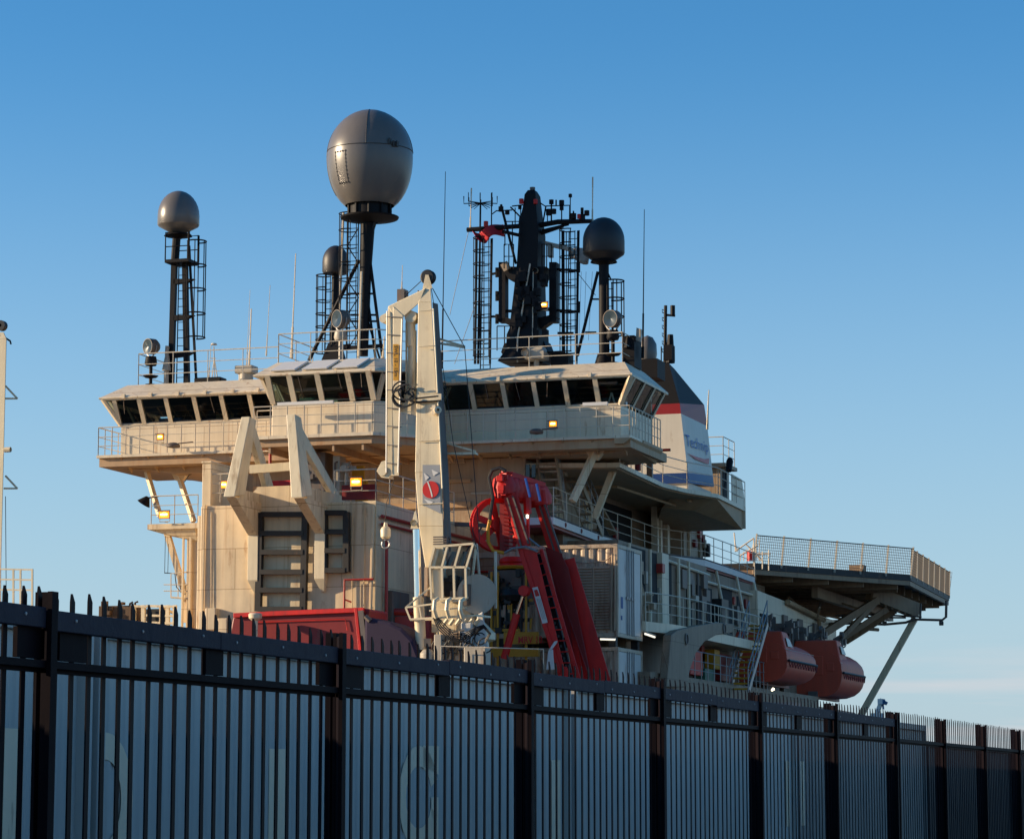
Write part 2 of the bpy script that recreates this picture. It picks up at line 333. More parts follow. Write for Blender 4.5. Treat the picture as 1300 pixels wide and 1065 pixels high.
o = m.build('pump_rack', 'greyl', None, V((p.x+q.x)/2,-2.8,BT)); tag(o, 'pale pump rack with tangled fittings to the right of the compressor', 'machine')
m = MB(); p = A(346,610,-6); q = A(371,610,-6); m.box(p.x, q.x+.2, -6.2,-5.2, BT, A(350,611,-6).z); 
o = m.build('red_locker', 'red', None, V((p.x+q.x)/2,-5.7,BT)); tag(o, 'low red locker between the two cream braces', 'locker')
m = MB(); p = A(448,610,-2); m.box(p.x, p.x+.45, -2.1,-2, BT+.55, A(450,592,-2).z); m.box(p.x+.0,p.x+.5,-2,-1.8,BT,BT+1.5); m.build('yellow_panel', 'yellow', SH)
m = MB(); zz = A(450,735,.5).z
pl = A(343,566,-3.2); pr = A(489,560,-3.2); m.tube([pl, pr], .06, 6); m.tube([A(324,570,-3.2), A(343,570,-3.2), A(343,592,-3.2)], .06, 6)
m.tube([A(430,550,-3), A(447,560,-3)], .045, 5); m.build('sprinkler_pipe', 'pipe', SH)
# deck beam above recess (between block top and bulge)
rail('aft_roof_railing', [V(bx1-1.5,-8.95,BT), V(bx1-.05,-8.95,BT), V(bx1-.05,-1,BT)], SH, 1.05)
rail('block_side_railing', [A(267,638,-8.9), A(292,637,-8.9)], SH, .95, step=.35)
m = MB(); m.beam(V(bx1-1.4,-8.5,BT+.35), V(bx1-.2,-8.5,BT+.35), .1, .5); m.build('dark_red_screen', 'redd', SH)
# two black timber ladders (fender frames) on the block wall
def frame_fender(px0, px1, y0, y1, rungs, lab, lean=0):
    t = thing('fender_frame', lab, 'frame', A((px0+px1)/2, y1, -9.2), 'black ladder-like frames on the deckhouse wall')
    for sx, xx in ((1,px0),(-1,px1)):
        m = MB(); m.beam(A(xx-lean*.0, y0, -9.2), A(xx-lean, y1, -9.2), .2, .2, (0,1,0)); m.build('stile', 'rungs', t)
    for i, ry in enumerate(rungs):
        l_ = lean*(ry-y0)/(y1-y0)
        m = MB(); m.beam(A(px0-l_+1, ry, -9.22), A(px1-l_-1, ry, -9.22), .16, .2, (0,1,0)); m.build('rung', 'rungs', t)
frame_fender(331, 388, 651, 776, (653,677,701,726,749,773), 'tall black ladder-like frame of six rungs on the cream wall between the braces', 3)
frame_fender(412, 440, 650, 726, (651,675,699,724), 'short black three-cell frame on the cream wall right of the braces')
# two cream struts (boom rest) with triangular brace and bracket
def boom_rest(pt, pb, lab):
    f0 = -11.2; pB = A(*pb, f0); T = A(*pt, f0+.5); x = pB.x
    t = thing('boom_rest', lab, 'brace', V(x, -9, A(300,752,-9).z), 'cream triangular braces on the deckhouse')
    m = MB(); w = .19; zb = pB.z
    m.hex([V(x-w,f0-.15,zb),V(x+w,f0-.15,zb),V(x+w,f0+.75,zb+.15),V(x-w,f0+.75,zb+.15)], [T+V(-w*.8,-.2,0),T+V(w*.8,-.2,0),T+V(w*.8,.35,-.05),T+V(-w*.8,.35,-.05)])
    m.build('column', 'crane', t, bevel=.015)
    m = MB(); w2 = .09; zt = BT+.05
    a = V(T.x, T.y+.3, T.z-.35); b = V(x, -7.6, zt)
    m.hex([V(x-w2,-7.9,zt),V(x+w2,-7.9,zt),V(x+w2,-7.2,zt),V(x-w2,-7.2,zt)], [a+V(-w2,-.1,-.3),a+V(w2,-.1,-.3),a+V(w2,.1,.1),a+V(-w2,.1,.1)])
    m.build('diagonal', 'crane', t, bevel=.01)
    m = MB(); m.box(x-w2, x+w2, f0+.5, -7.3, zt-.15, zt+.3); m.build('foot_beam', 'cream', t)
    m = MB(); pz = A(300,681,-9).z
    m.prism([V(x-.17,f0,zb),V(x-.17,-9.0,zb),V(x-.17,-9.0,pz),V(x-.17,-9.35,pz)], (.34,0,0)); m.build('bracket', 'cream', t, bevel=.01)
    m = MB(); m.box(x-.18,x+.18,-9.32,-9.0,A(300,738,-9).z,pz); z1 = A(300,738,-9).z; z2 = A(300,754,-9).z
    m.hex([V(x-.18,-9.32,z1),V(x+.18,-9.32,z1),V(x+.18,-9.0,z1),V(x-.18,-9.0,z1)],[V(x-.02,-9.1,z2),V(x+.1,-9.1,z2),V(x+.1,-9.0,z2),V(x-.02,-9.0,z2)])
    m.build('wall_post', 'crane', t, bevel=.01); return t
boom_rest((315,530), (293,631), 'left cream box-section brace standing out from the deckhouse wall')
b2 = boom_rest((372,527), (379,632), 'right cream box-section brace standing out from the deckhouse wall')
m = MB(); m.beam(A(318,596,-9.6), A(373,592,-9.6), .2, .28); m.build('cross_beam', 'crane', b2)
# ---------------------------------------------------------------- bridge
bf = -3.7; ux0, ux1 = -7.75, -3.9; uc = -2.75
ZD, ZS, ZE, ZR = 13.8, 15.0, 15.95, 16.63
px0, px1 = -15.39, 4.04
br = MB()
# lower wall ring
def wallbox(m, x0,x1,y0,y1,z0,z1): m.box(x0,x1,y0,y1,z0,z1)
br.box(px0, px1, 0, .12, ZD, ZS); br.box(px0, px0+.12, .12, 4.2, ZD, ZS); br.box(px1-.12, px1, .12, 4.2, ZD, ZS); br.box(px0, px1, 4.2, 4.32, ZD, ZE+.1)
BR = br.build('bridge', 'white', SH)
def window_band(P, lean, xs, par, flip=False, thick=.1, mw=.17):
    """P: function u->(sill point), lean: vector sill->eave; xs: mullion parameters"""
    for i, u in enumerate(xs):
        m = MB(); a = P(u); b = a+lean; m.beam(a, b, mw, thick, up=NRM); o = m.build('mullion', 'white', par)
    for u, w in zip(xs[:-1], xs[1:]):
        a0, a1 = P(u), P(w); d = (a1-a0).normalized()*mw*.42
        q = [a0+d+lean*.05, a1-d+lean*.05, a1-d+lean*.95, a0+d+lean*.95]
        m = MB(); off = Vector(NRM)*-.02
        m.add([p+off for p in q], [(0,1,2,3)]); o = m.build('window', 'glass', par)
        m = MB(); cs = [p+Vector(NRM)*.015 for p in q]
        for k in range(4): m.beam(cs[k], cs[(k+1)%4], .035, .035, up=NRM)
        f = m.build('window_frame', 'rubber', par)
        if random.random() < .6:
            e = random.uniform(.25,.75); p0_ = q[3].lerp(q[2], e)+Vector(NRM)*.03; p1_ = q[0].lerp(q[1], e+random.uniform(-.2,.2)).lerp(p0_, random.uniform(.25,.45))+Vector(NRM)*.03
            MB().tube([p0_, p1_], .012, 4).build('wiper', 'grey', par)
NRM = (0,-1,0)
lean = V(0,-.6,.95)
# aft face port and starboard runs; headers and sills
m = MB()
m.hex([V(px0-.5,-.62,ZE-.06),V(4.6,-.62,ZE-.06),V(4.6,-.45,ZE-.06),V(px0-.5,-.45,ZE-.06)], [V(px0-.5,-.62,ZE+.06),V(4.6,-.62,ZE+.06),V(4.6,-.45,ZE+.06),V(px0-.5,-.45,ZE+.06)])
m.tube([V(px0-.62,-.64,ZE+.02),V(4.65,-.64,ZE+.02)], .05, 6)
m.box(px0-.02,px1+.02,-.05,.1,ZS,ZS+.05)
m.build('eave_gutter', 'white', SH)
xsP = [-15.43+.0, -14.42,-13.33,-12.2,-11.1,-9.98,-8.9]
window_band(lambda u: V(u,0,ZS+.03), lean, xsP, BR)
xsS = [-4.3,-3.78,-2.58,-1.39,-.19,.97,2.12,3.25]
window_band(lambda u: V(u,0,ZS+.03), lean, xsS, BR)
# corner panes that lean outwards both ways
m = MB(); m.beam(V(px0,0,ZS), V(px0-.5,-.6,ZE), .14,.14); m.beam(V(px1,0,ZS), V(px1+.55,-.6,ZE), .16,.16); m.build('corner_post','white',BR)
m = MB(); m.add([V(3.35,-.01,ZS+.08), V(3.98,-.01,ZS+.08), V(4.45,-.58,ZE-.06), V(3.35,-.58,ZE-.06)], [(0,1,2,3)]); m.build('window','glass',BR)
m = MB(); m.add([V(-15.33,-.01,ZS+.08), V(-15.8,-.58,ZE-.06), V(-15.4,-.58,ZE-.06)], [(0,1,2)]); m.build('window','glass',BR)
# end faces
for sx, X in ((1,px1),(-1,px0)):
    NRM = (sx,0,0); ys = [0.0,1.4,2.8,4.2]
    window_band(lambda u: V(X,u,ZS+.03), V(sx*.52,0,.95) if sx>0 else V(-.5,0,.95), ys, BR)
NRM = (0,-1,0)
# forward wall with a few openings, floor, ceiling, furniture
m = MB(); m.box(px0,px1,0,4.2,ZD-.06,ZD+.02); m.build('bridge_floor','dark',SH)
m = MB(); m.box(px0-.3,px1+.3,-.4,4.1,ZE-.07,ZE-.03); m.build('bridge_ceiling','dark',SH)
m = MB(); m.box(ux0-.2,uc+.2,bf-.35,-.5,ZE-.07,ZE-.03); m.box(ux0,uc,-.1,0,ZS,ZE); m.build('bay_ceiling','dark',SH)
m = MB()
m.box(-14.6,-12.9,3.0,3.1,ZS-.4,ZE+.3); m.box(-12.1,4,3.0,3.1,ZS-.4,ZE+.3); m.box(-12.9,-12.1,3.0,3.1,ZS+.72,ZE+.3); m.box(-12.9,-12.1,3.0,3.1,ZS-.4,ZS+.1)
m.build('inner_partition','dark',SH)
m = MB(); m.box(-14.3,-13.4,1.0,1.6,ZD,ZS+.35); m.box(-13.1,-12.6,1.2,1.7,ZD,ZS+.2); m.build('blue_console','bluebox',SH)
m = MB(); m.box(-10.9,-9.8,.6,1.2,ZD,ZS+.16); m.box(2.2,3.2,.6,1.2,ZD,ZS+.22); m.box(-7,-6.4,-3.0,-2.6,ZD,ZS+.3); m.box(-6.2,-5.5,-3.1,-2.6,ZD,ZS+.22); m.build('green_console','screen',SH)
m = MB(); m.beam(V(3.45,.4,ZS),V(3.6,.4,ZS+.5),.05,.05); m.beam(V(3.75,.4,ZS),V(3.6,.4,ZS+.5),.05,.05); m.box(3.9,4.1,.5,.7,ZS,ZS+.35); m.build('yellow_tripod','signw',SH)
# roof
m = MB()
o_ = [(px0-.55,-.66),(4.6,-.66),(4.6,4.6),(px0-.55,4.6)]; i_ = [(-15.5,.7),(4.0,.7),(4.0,3.4),(-15.5,3.4)]
m.add([V(x,y,ZE+.06) for x,y in o_]+[V(x,y,ZR) for x,y in i_]+[V(x,y,ZE-.02) for x,y in o_], [(0,1,5,4),(1,2,6,5),(2,3,7,6),(3,0,4,7),(4,5,6,7),(8,9,1,0),(9,10,2,1),(10,11,3,2),(11,8,0,3),(11,10,9,8)])
RF = m.build('bridge_roof','white',SH)
m = MB()
for x in (-15.0,-13.9,-12.8,-11.7,-10.6,-9.6,-2,-.3,1.4,3.1): m.box(x-.06,x+.06,-.72,-.58,ZE-.02,ZE+.14)
sub('eave_lug', m, 'white', RF)
# balcony around the lower wall
m = MB(); m.box(-15.95,-8.2,-.9,0,ZD-.1,ZD); m.box(-15.95,px0,0,4.4,ZD-.1,ZD); m.box(-4.5,4.62,-.9,0,ZD-.1,ZD); m.box(px1,4.62,0,.8,ZD-.1,ZD)
m.build('balcony_deck','white',SH)
m = MB(); m.box(-15.9,4.6,-.75,4.3,ZD-.42,ZD-.1); 
for x in [-15,-13.9,-12.8,-11.7,-10.6,-3.4,-2.3,-1.2,-.1,1.0,2.1,3.2,4.2]: m.hex([V(x-.03,-.88,ZD-.1),V(x+.03,-.88,ZD-.1),V(x+.03,.2,ZD-.1),V(x-.03,.2,ZD-.1)],[V(x-.03,-.76,ZD-.2),V(x+.03,-.76,ZD-.2),V(x+.03,.2,ZD-.6),V(x-.03,.2,ZD-.6)])
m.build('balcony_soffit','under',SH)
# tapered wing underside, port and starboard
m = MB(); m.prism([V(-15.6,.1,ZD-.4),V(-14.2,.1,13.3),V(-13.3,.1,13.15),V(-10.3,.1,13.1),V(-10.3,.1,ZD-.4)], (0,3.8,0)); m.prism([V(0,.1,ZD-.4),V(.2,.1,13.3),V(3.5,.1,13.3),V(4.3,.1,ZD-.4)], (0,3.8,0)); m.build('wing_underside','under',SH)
rail('port_balcony_railing', [V(-15.9,4.2,ZD),V(-15.9,-.86,ZD),V(-8.6,-.86,ZD)], SH, 1.04, step=.57)
rail('starboard_balcony_railing', [V(-4.4,-.86,ZD),V(4.6,-.86,ZD)], SH, 1.04, step=.62)
# starboard end platform steps down aft-outboard
e0, e1 = V(4.6,-.86,ZD), V(4.6,3.4,ZD)
m = MB(); m.box(4.05,4.66,.8,3.5,ZD-.1,ZD); m.hex([V(4.05,-.9,ZD-.1),V(4.66,-.9,ZD-.1),V(4.66,3.5,ZD-.1),V(4.05,3.5,ZD-.1)],[V(4.05,-.9,ZD-.3),V(4.4,-.9,ZD-.3),V(4.4,3.5,ZD-.55),V(4.05,3.5,ZD-.55)]); m.build('end_platform','under',SH)
rail('end_railing', [e0,e1], SH, 1.04, step=.42)
# wing struts
m = MB()
for a, b in ((A(186,598,1),A(203,655,.5)),(A(227,604,1),A(246,662,.5))): m.beam(a,b,.16,.16)
m.hex([A(221,598,1)+V(-.1,-.1,0),A(238,598,1)+V(.1,-.1,0),A(238,598,1)+V(.1,.2,0),A(221,598,1)+V(-.1,.2,0)],[A(225,610,1)+V(-.05,-.1,0),A(231,610,1)+V(.05,-.1,0),A(231,610,1)+V(.05,.2,0),A(225,610,1)+V(-.05,.2,0)])
m.build('port_wing_strut','cream',SH)
m = MB()
for (t, b, f0, f1) in (((757,570),(727,636),.2,-.6),((786,578),(755,658),3.0,3.0)):
    a, c = A(*t,f0), A(*b,f1); m.beam(a, c, .22, .22)
    m.hex([a+V(-.55,-.11,.18),a+V(.55,-.11,.18),a+V(.55,.11,.18),a+V(-.55,.11,.18)],[a+V(-.15,-.11,-.4),a+V(.08,-.11,-.4),a+V(.08,.11,-.4),a+V(-.15,.11,-.4)])
m.build('starboard_wing_strut','cream',SH)
# central bulge
plan = [(ux0,.5),(ux0,bf),(ux1,bf),(uc,bf+1.2),(uc,.5)]
m = MB()
def ring(poly, z0, z1, t=.1, poly2=None):
    p2 = poly2 or poly
    for i in range(len(poly)-1):
        a, b = poly[i], poly[i+1]; c, d = p2[i], p2[i+1]
        m.add([V(*a,z0),V(*b,z0),V(*d,z1),V(*c,z1)], [(0,1,2,3)])
m.slab(plan, ZD-.0, ZS); BU = m.build('bridge_bay','white',SH, bevel=.02)
ev = [(ux0-.45,.5),(ux0-.45,bf-.6),(ux1+.25,bf-.6),(uc+.5,bf+.95),(uc+.5,.5)]
def on_plan(i):
    a, b = Vector((*plan[i],ZS+.03)), Vector((*plan[i+1],ZS+.03)); return lambda u: a.lerp(b,u)
window_band(lambda u: V(u,bf,ZS+.03), V(0,-.6,.95), [-7.7,-6.88,-5.82,-4.68,-3.9], BU, mw=.2)
NRM = (.72,-.7,0); a_, b_ = V(ux1,bf,ZS+.03), V(uc,bf+1.2,ZS+.03); window_band(lambda u: a_.lerp(b_,u), V(.4,-.4,.95), [.08,.95], BU)
NRM = (1,0,0); window_band(lambda u: V(uc,u,ZS+.03), V(.45,0,.95), [-2.4,-1.2,-.1], BU)
NRM = (-1,0,0); window_band(lambda u: V(ux0,u,ZS+.03), V(-.45,0,.95), [-3.6,-2.3,-1.1,0], BU)
NRM = (0,-1,0)
rt = [(-7.9,.5),(-7.9,-2.9),(-4.2,-2.9),(-3.1,-1.9),(-3.1,.5)]
m = MB(); n = len(ev)
m.add([V(*p,ZE+.06) for p in ev]+[V(*p,ZR) for p in rt]+[V(*p,ZE-.02) for p in ev], [(i,i+1,n+i+1,n+i) for i in range(n-1)]+[tuple(range(n,2*n))]+[(2*n+i,2*n+i+1,i+1,i) for i in range(n-1)]+[tuple(range(3*n-1,2*n-1,-1))])
BRf = m.build('bay_roof','white',SH)
m = MB()
for x in (-7.65,-6.45,-5.3):    # raised panels on the sloping roof
    a = V(x,-4.15,ZE+.16); m.hex([a, a+V(.95,0,0), a+V(1.05,1.05,.45), a+V(.12,1.05,.45)], [a+V(0,-.05,.05), a+V(.95,-.05,.05), a+V(1.05,1.0,.5), a+V(.12,1.0,.5)])
sub('roof_panel', m, 'signw', BRf, .02)
m = MB(); m.tube([V(*p,ZE+.02) for p in ev], .05, 6); sub('gutter', m, 'white', BRf)
m = MB(); m.slab([(ux0-.45,bf-.75),(ux1+.25,bf-.75),(uc+.6,bf+.75),(uc+.6,.5),(ux0-.45,.5)], ZD-.12, ZD-.004); m.build('bay_balcony','white',SH)
m = MB(); m.slab([(ux0-.3,bf-.6),(ux1+.15,bf-.6),(uc+.4,bf+.8),(uc+.4,.5),(ux0-.3,.5)], ZD-.38, ZD-.12)
for x in (-7.6,-6.4,-5.2,-4.1): m.box(x-.04,x+.04,bf-.55,.5,ZD-.6,ZD-.36)
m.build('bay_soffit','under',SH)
rail('bay_railing', [V(ux0-.4,bf-.7,ZD),V(ux1+.2,bf-.7,ZD),V(uc+.5,bf+.7,ZD),V(uc+.5,-.5,ZD)], SH, 1.04, step=.6)
m = MB(); m.box(-7.3,-5.2,bf-.62,bf-.5,ZS-.12,ZS-.02); m.box(-9,-8,-.6,-.5,ZS-.1,ZS); m.box(2.9,3.8,-.9,-.8,ZS-.12,ZS-.0); m.build('cable_tray','signw',SH)
# small side balcony left of the bay
rail('side_balcony_railing', [A(326,560,-3.3),A(349,559,-3.3)], SH, 1.08, step=.5)
m = MB(); a = A(324,560,-3.3); m.box(a.x,a.x+.8,-3.3,.4,a.z-.1,a.z); m.build('side_balcony','under',SH)
# roof railings
rail('port_roof_railing', [V(-15.1,3.2,ZR),V(-15.1,.8,ZR),V(-9.4,.8,ZR)], SH, 1.2, step=1.6)
rail('bay_roof_railing', [V(-7.9,.5,ZR),V(-7.9,-2.8,ZR),V(-4.2,-2.8,ZR),V(-3.2,-1.8,ZR)], SH, 1.05, step=1.4)
rail('starboard_roof_railing', [V(-3.1,.8,ZR),V(3.9,.8,ZR),V(3.9,3.3,ZR)], SH, 1.1, step=1.7)
# port side platform below the wing
pf = .3
a, b = A(193,668,pf), A(252,666,pf)
m = MB(); m.box(a.x,b.x+.2,pf-.4,pf+2,a.z-.16,a.z+.04); m.hex([V(a.x,pf-.3,a.z-.16),V(b.x,pf-.3,a.z-.16),V(b.x,pf+1.8,a.z-.16),V(a.x,pf+1.8,a.z-.16)],[V(a.x+.9,pf-.1,a.z-.42),V(b.x,pf-.1,a.z-.6),V(b.x,pf+1.4,a.z-.6),V(a.x+.9,pf+1.4,a.z-.42)]); m.build('port_platform','cream',SH)
rail('port_platform_railing', [V(a.x+.1,pf-.3,a.z+.04),V(b.x+.1,pf-.3,a.z+.04)], SH, 1.05, step=.9)
m = MB(); m.beam(A(212,676,pf+.2),A(234,750,pf+.2),.2,.2); m.beam(A(234,750,pf+.2),A(236,790,pf+.2),.15,.15); m.box(b.x-.45,b.x+.1,pf,pf+1.5,DK,a.z-.2)
m.tube([V(b.x-.55,pf-.1,DK),V(b.x-.55,pf-.1,a.z-.4)],.05); m.tube([V(b.x-.25,pf-.1,DK),V(b.x-.25,pf-.1,a.z-.3)],.07); m.build('platform_support','cream',SH)
m = MB(); q = A(217,758,pf); m.tube([q,A(217,728,pf),A(238,726,pf)],.025); m.tube([A(208,742,pf),A(238,742,pf)],.02); m.tube([A(208,750,pf),A(238,750,pf)],.02); m.tube([q,A(240,760,pf)],.04); m.tube([A(226,758,pf),A(226,728,pf)],.02); m.build('ladder_stub','railp',SH)
m = MB(); m.tube([A(209,727,pf),A(222,728,pf),A(224,745,pf),A(230,752,pf)],.02); m.tube([A(210,680,pf),A(209,728,pf)],.012); m.tube([A(214,690,pf),A(213,728,pf)],.012); m.build('hanging_cable','rubber',SH)
m = MB(); m.tube([A(254,597,.5),A(240,603,.5),A(234,612,.5)],.018); m.build('slack_cable','rubber',SH)
# ---------------------------------------------------------------- starboard side decks
zu = 13.15
edge = [S(788,588,3.5), V(3.25,8.9,zu), V(3.6,11.3,zu), V(4.3,13.6,zu), V(4.1,19.2,zu)]; edge[0] = V(3.5,1.8,zu)
m = MB(); m.box(WX-6,WX,1.2,21,zu-.05,zu-.002); m.build('inner_boat_deck','white',SH); m = MB(); poly = [(WX,1.0)]+[(p.x,p.y) for p in edge]+[(WX,21)]; m.slab(poly, zu-.16, zu); UD = m.build('boat_deck','white',SH)
m = MB(); m.slab([(WX,1.2)]+[(p.x-.15,p.y) for p in edge]+[(WX,20.8)], zu-.2, zu-.162)
m.hex([V(2.5,13,zu-.16),V(4.2,13.6,zu-.16),V(4.0,19.2,zu-.16),V(WX,19.2,zu-.16)],[V(2.0,13.5,zu-.5),V(3.2,14.0,zu-.6),V(4.0,19.1,zu-.95),V(WX,19.1,zu-.95)])
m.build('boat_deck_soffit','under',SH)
rail('boat_deck_railing', edge, SH, 1.05, step=1.9)
m = MB(); e = edge[-1]; m.hex([e+V(-.02,-2.4,0),e+V(.02,-2.4,0),e+V(.02,0,0),e+V(-.02,0,0)],[e+V(-.02,-2.4,1.15),e+V(.02,-2.4,1.15),e+V(.02,-.6,1.1),e+V(-.02,-.6,1.1)]); m.hex([e+V(-.02,0,-.9),e+V(.02,0,-.9),e+V(.02,0,.1),e+V(-.02,0,.1)],[e+V(-2,.1,-.9),e+V(-2,.14,-.9),e+V(-2,.14,.6),e+V(-2,.1,.6)]); m.build('wind_screen','white',SH)
zl = 11.0
le = [V(1.85,-1,zl),V(1.4,7.0,zl),V(1.3,15.4,zl),V(2.38,19.1,zl),V(2.35,24,zl),V(2.2,29.3,zl)]
m = MB(); m.slab([(WX-.05,-1)]+[(p.x,p.y) for p in le]+[(WX-.05,29.3)], zl-.27, zl-.02); m.build('side_deck','signw',SH)
m = MB(); m.slab([(WX-.04,-.9)]+[(p.x-.1,p.y) for p in le]+[(WX-.04,29)], zl-.36, zl-.272); m.build('side_deck_soffit','redd',SH)
m = MB()
for i, f in enumerate((.8,3.3,6.1,9.1,11.9)):
    x = 1.85+(1.4-1.85)*(f+1)/8 if f < 7 else 1.37
    m.lathe((x+.0,f,zl-.14), [(.05,0),(.085,0),(.085,.03),(.05,.03)], 12, axis=(1,0,0))
m.build('fairlead_ring','redd',SH)
rail('side_deck_railing', le, SH, 1.03, step=1.9)
m = MB(); m.tube([V(p.x-.05,p.y,zl+.01) for p in le],.05,5); m.build('deck_edge_coaming','grey',SH)
# side wall: doors, windows, dark opening, columns between side deck and boat deck
def wall_quad(name, pxs, ys, R, mat, t=.04, z=None):
    a, b = S(pxs[0], ys[0], R), S(pxs[1], ys[1], R)
    m = MB(); m.box(R, R+t, a.y, b.y, b.z, a.z); return m.build(name, mat, SH)
def wallr(name, f0, f1, z0, z1, R=WX, mat='dark', t=.04, par=SH, bevel=0):
    m = MB(); m.box(R, R+t, f0, f1, z0, z1); return m.build(name, mat, par, bevel=bevel)
for f in (1.6, 2.6): wallr('side_window', f, f+.45, zl+1.15, zl+1.8, WX, 'glass', .03)
for f in (4.6, 8.6):
    d = wallr('side_door', f, f+.9, zl+.1, zl+1.95, WX, 'cream', .07, bevel=.02); m = MB(); m.box(WX+.07,WX+.09,f+.3,f+.6,zl+1.2,zl+1.6); sub('door_window', m, 'dark', d)
wallr('large_dark_opening', 10.3, 15.4, zl+.05, zl+1.75, WX, 'dark', .03)
m = MB(); m.beam(V(WX+.2,9.2,zl+1.7),V(WX+.8,9.9,zl+.3),.5,.06); m.build('open_hatch_door','cream2',SH)
m = MB()
for f in (15.6,16.2,17.3): m.box(1.0,1.25,f,f+.25,zl,zu-.15)
m.build('deck_pillar','white',SH); MB().tube([V(1.1,17.8,zl),V(1.1,17.8,zu-.2)],.12,8).build('deck_pillar','white',SH)
wallr('red_door', 17.2, 18.4, zl+.2, zl+1.7, 1.0, 'redd', .05); 
m = MB(); m.box(WX,1.6,18.6,22,zl,zu-.2); m.build('side_house','cream2',SH)
m = MB(); m.tube([V(3.2,13,zu-.28),V(3.2,15.5,zu-.28),V(3.2,15.5,zu-.5)],.06); m.tube([V(WX+.1,6,zu-.4),V(2.2,6,zu-.4),V(2.6,15,zu-.42)],.05); m.build('soffit_pipe','under',SH)
# inclined stairway between strut feet (side deck to bridge)
def stairs(name, a, b, w, mat, treadmat, par, n=9, rails=True):
    a, b = Vector(a), Vector(b); m = MB(); d = b-a; h = Vector((d.x,d.y,0)).normalized(); s_ = Vector((-h.y,h.x,0))*w/2
    for k in (-1,1): m.beam(a+s_*k, b+s_*k, .05, .22)
    st = m.build(name, mat, par); m = MB()
    for i in range(n+1):
        c = a.lerp(b,(i+.5)/(n+1)); m.hex([c-s_-h*.12,c+s_-h*.12,c+s_+h*.12,c-s_+h*.12],[p+V(0,0,.07) for p in (c-s_-h*.12,c+s_-h*.12,c+s_+h*.12,c-s_+h*.12)])
    sub('tread', m, treadmat, st)
    if rails:
        m = MB()
        for k in (-1,1):
            for hh in (.5,.95): m.tube([a+s_*k+V(0,0,hh), b+s_*k+V(0,0,hh)], .025, 5)
            for i in range(5): c = a.lerp(b,i/4)+s_*k; m.tube([c,c+V(0,0,.95)],.022,5)
        sub('handrail', m, 'steel', st)
    return st
stairs('upper_stairway', V(1.0,2.2,zl), V(1.0,.9,zl+2.5), .7, 'cream2', 'cream2', SH, 8)
stairs('lower_stairway', V(1.2,6.6,zl), V(1.0,4.2,zl+1.9), .6, 'cream2', 'cream2', SH, 6)
# below side deck: recessed wall and lower balcony
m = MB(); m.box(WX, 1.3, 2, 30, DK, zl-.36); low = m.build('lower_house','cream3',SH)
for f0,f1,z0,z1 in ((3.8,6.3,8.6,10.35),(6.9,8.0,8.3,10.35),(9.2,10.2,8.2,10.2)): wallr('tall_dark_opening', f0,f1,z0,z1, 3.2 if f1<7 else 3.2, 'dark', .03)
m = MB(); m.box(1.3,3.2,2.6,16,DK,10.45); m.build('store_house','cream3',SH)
m = MB()
for f in (3.55,6.5,10.8,12.4): MB().tube([V(3.35,f,7.4),V(3.35,f,10.4)],.07).build('stanchion','white',SH)
m.box(3.2,3.4,8.1,9.1,7.4,10.4); m.build('stanchion','white',SH)
zb_ = 7.4; lb = [V(4.58,1.2,zb_),V(5.0,3.2,zb_),V(5.2,6.0,zb_),V(5.2,17,zb_)]
m = MB(); m.slab([(1.3,1.2)]+[(p.x,p.y) for p in lb]+[(1.3,17)], zb_-.35, zb_); m.build('lower_balcony','white',SH)
rail('lower_balcony_railing', lb, SH, 1.03, step=1.2)
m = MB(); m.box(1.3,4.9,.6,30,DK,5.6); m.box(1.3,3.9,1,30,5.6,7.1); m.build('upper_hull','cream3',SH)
# pale equipment on lower balcony
m = MB(); clutter(m, 3.5,4.3,1.6,3.4,zb_,zb_+1.2,16,.22); m.tube([V(3.9,1.5,8.6),V(3.9,2.6,8.9),V(3.9,3.3,8.2),V(3.9,3.5,7.6)],.18,8); o = m.build('mooring_winch','cream2',None,V(3.9,2.5,zb_)); tag(o,'rounded cream winch on the balcony beside the white container doors','winch')
# curved davit arm with two round holes
pts = [(862,872),(866,850),(873,830),(884,815),(900,806),(921,803),(923,792),(900,790),(870,795),(850,800),(842,806),(836,872)]
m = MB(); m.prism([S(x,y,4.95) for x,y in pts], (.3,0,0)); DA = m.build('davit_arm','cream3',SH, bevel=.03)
m = MB()
for c in ((871,811),(919,798)): m.lathe(S(*c,5.25), [(.0,.01),(.22,.01),(.22,.04),(.17,.05),(.16,-.0)], 16, axis=(1,0,0))
sub('pivot_boss', m, 'grey', DA)
for (p, q, mt, nm) in (((873,824),(889,858),'red','red_cabinet'),((911,829),(926,866),'redd','dull_red_cabinet'),((904,824),(911,850),'yellow','yellow_cabinet'),((892,848),(905,872),'green','green_bin')):
    a, b = S(*p,4.3), S(*q,4.3); m = MB(); m.box(4.0,4.4,a.y,b.y,b.z,a.z); m.build(nm, mt, SH, bevel=.02)
rail('hull_top_railing', [V(4.95,2.8,5.55),V(4.95,15,5.55)], SH, 1.05, step=1.0, mat='steel')
stairs('yellow_stairway', S(938,879,5.15), S(963,792,5.15), .75, 'steel', 'yellow', SH, 12)
rail('stair_foot_railing', [V(5.0,15.5,5.45),V(5.0,19,5.45)], SH, 1.2, step=.7, mat='steel')
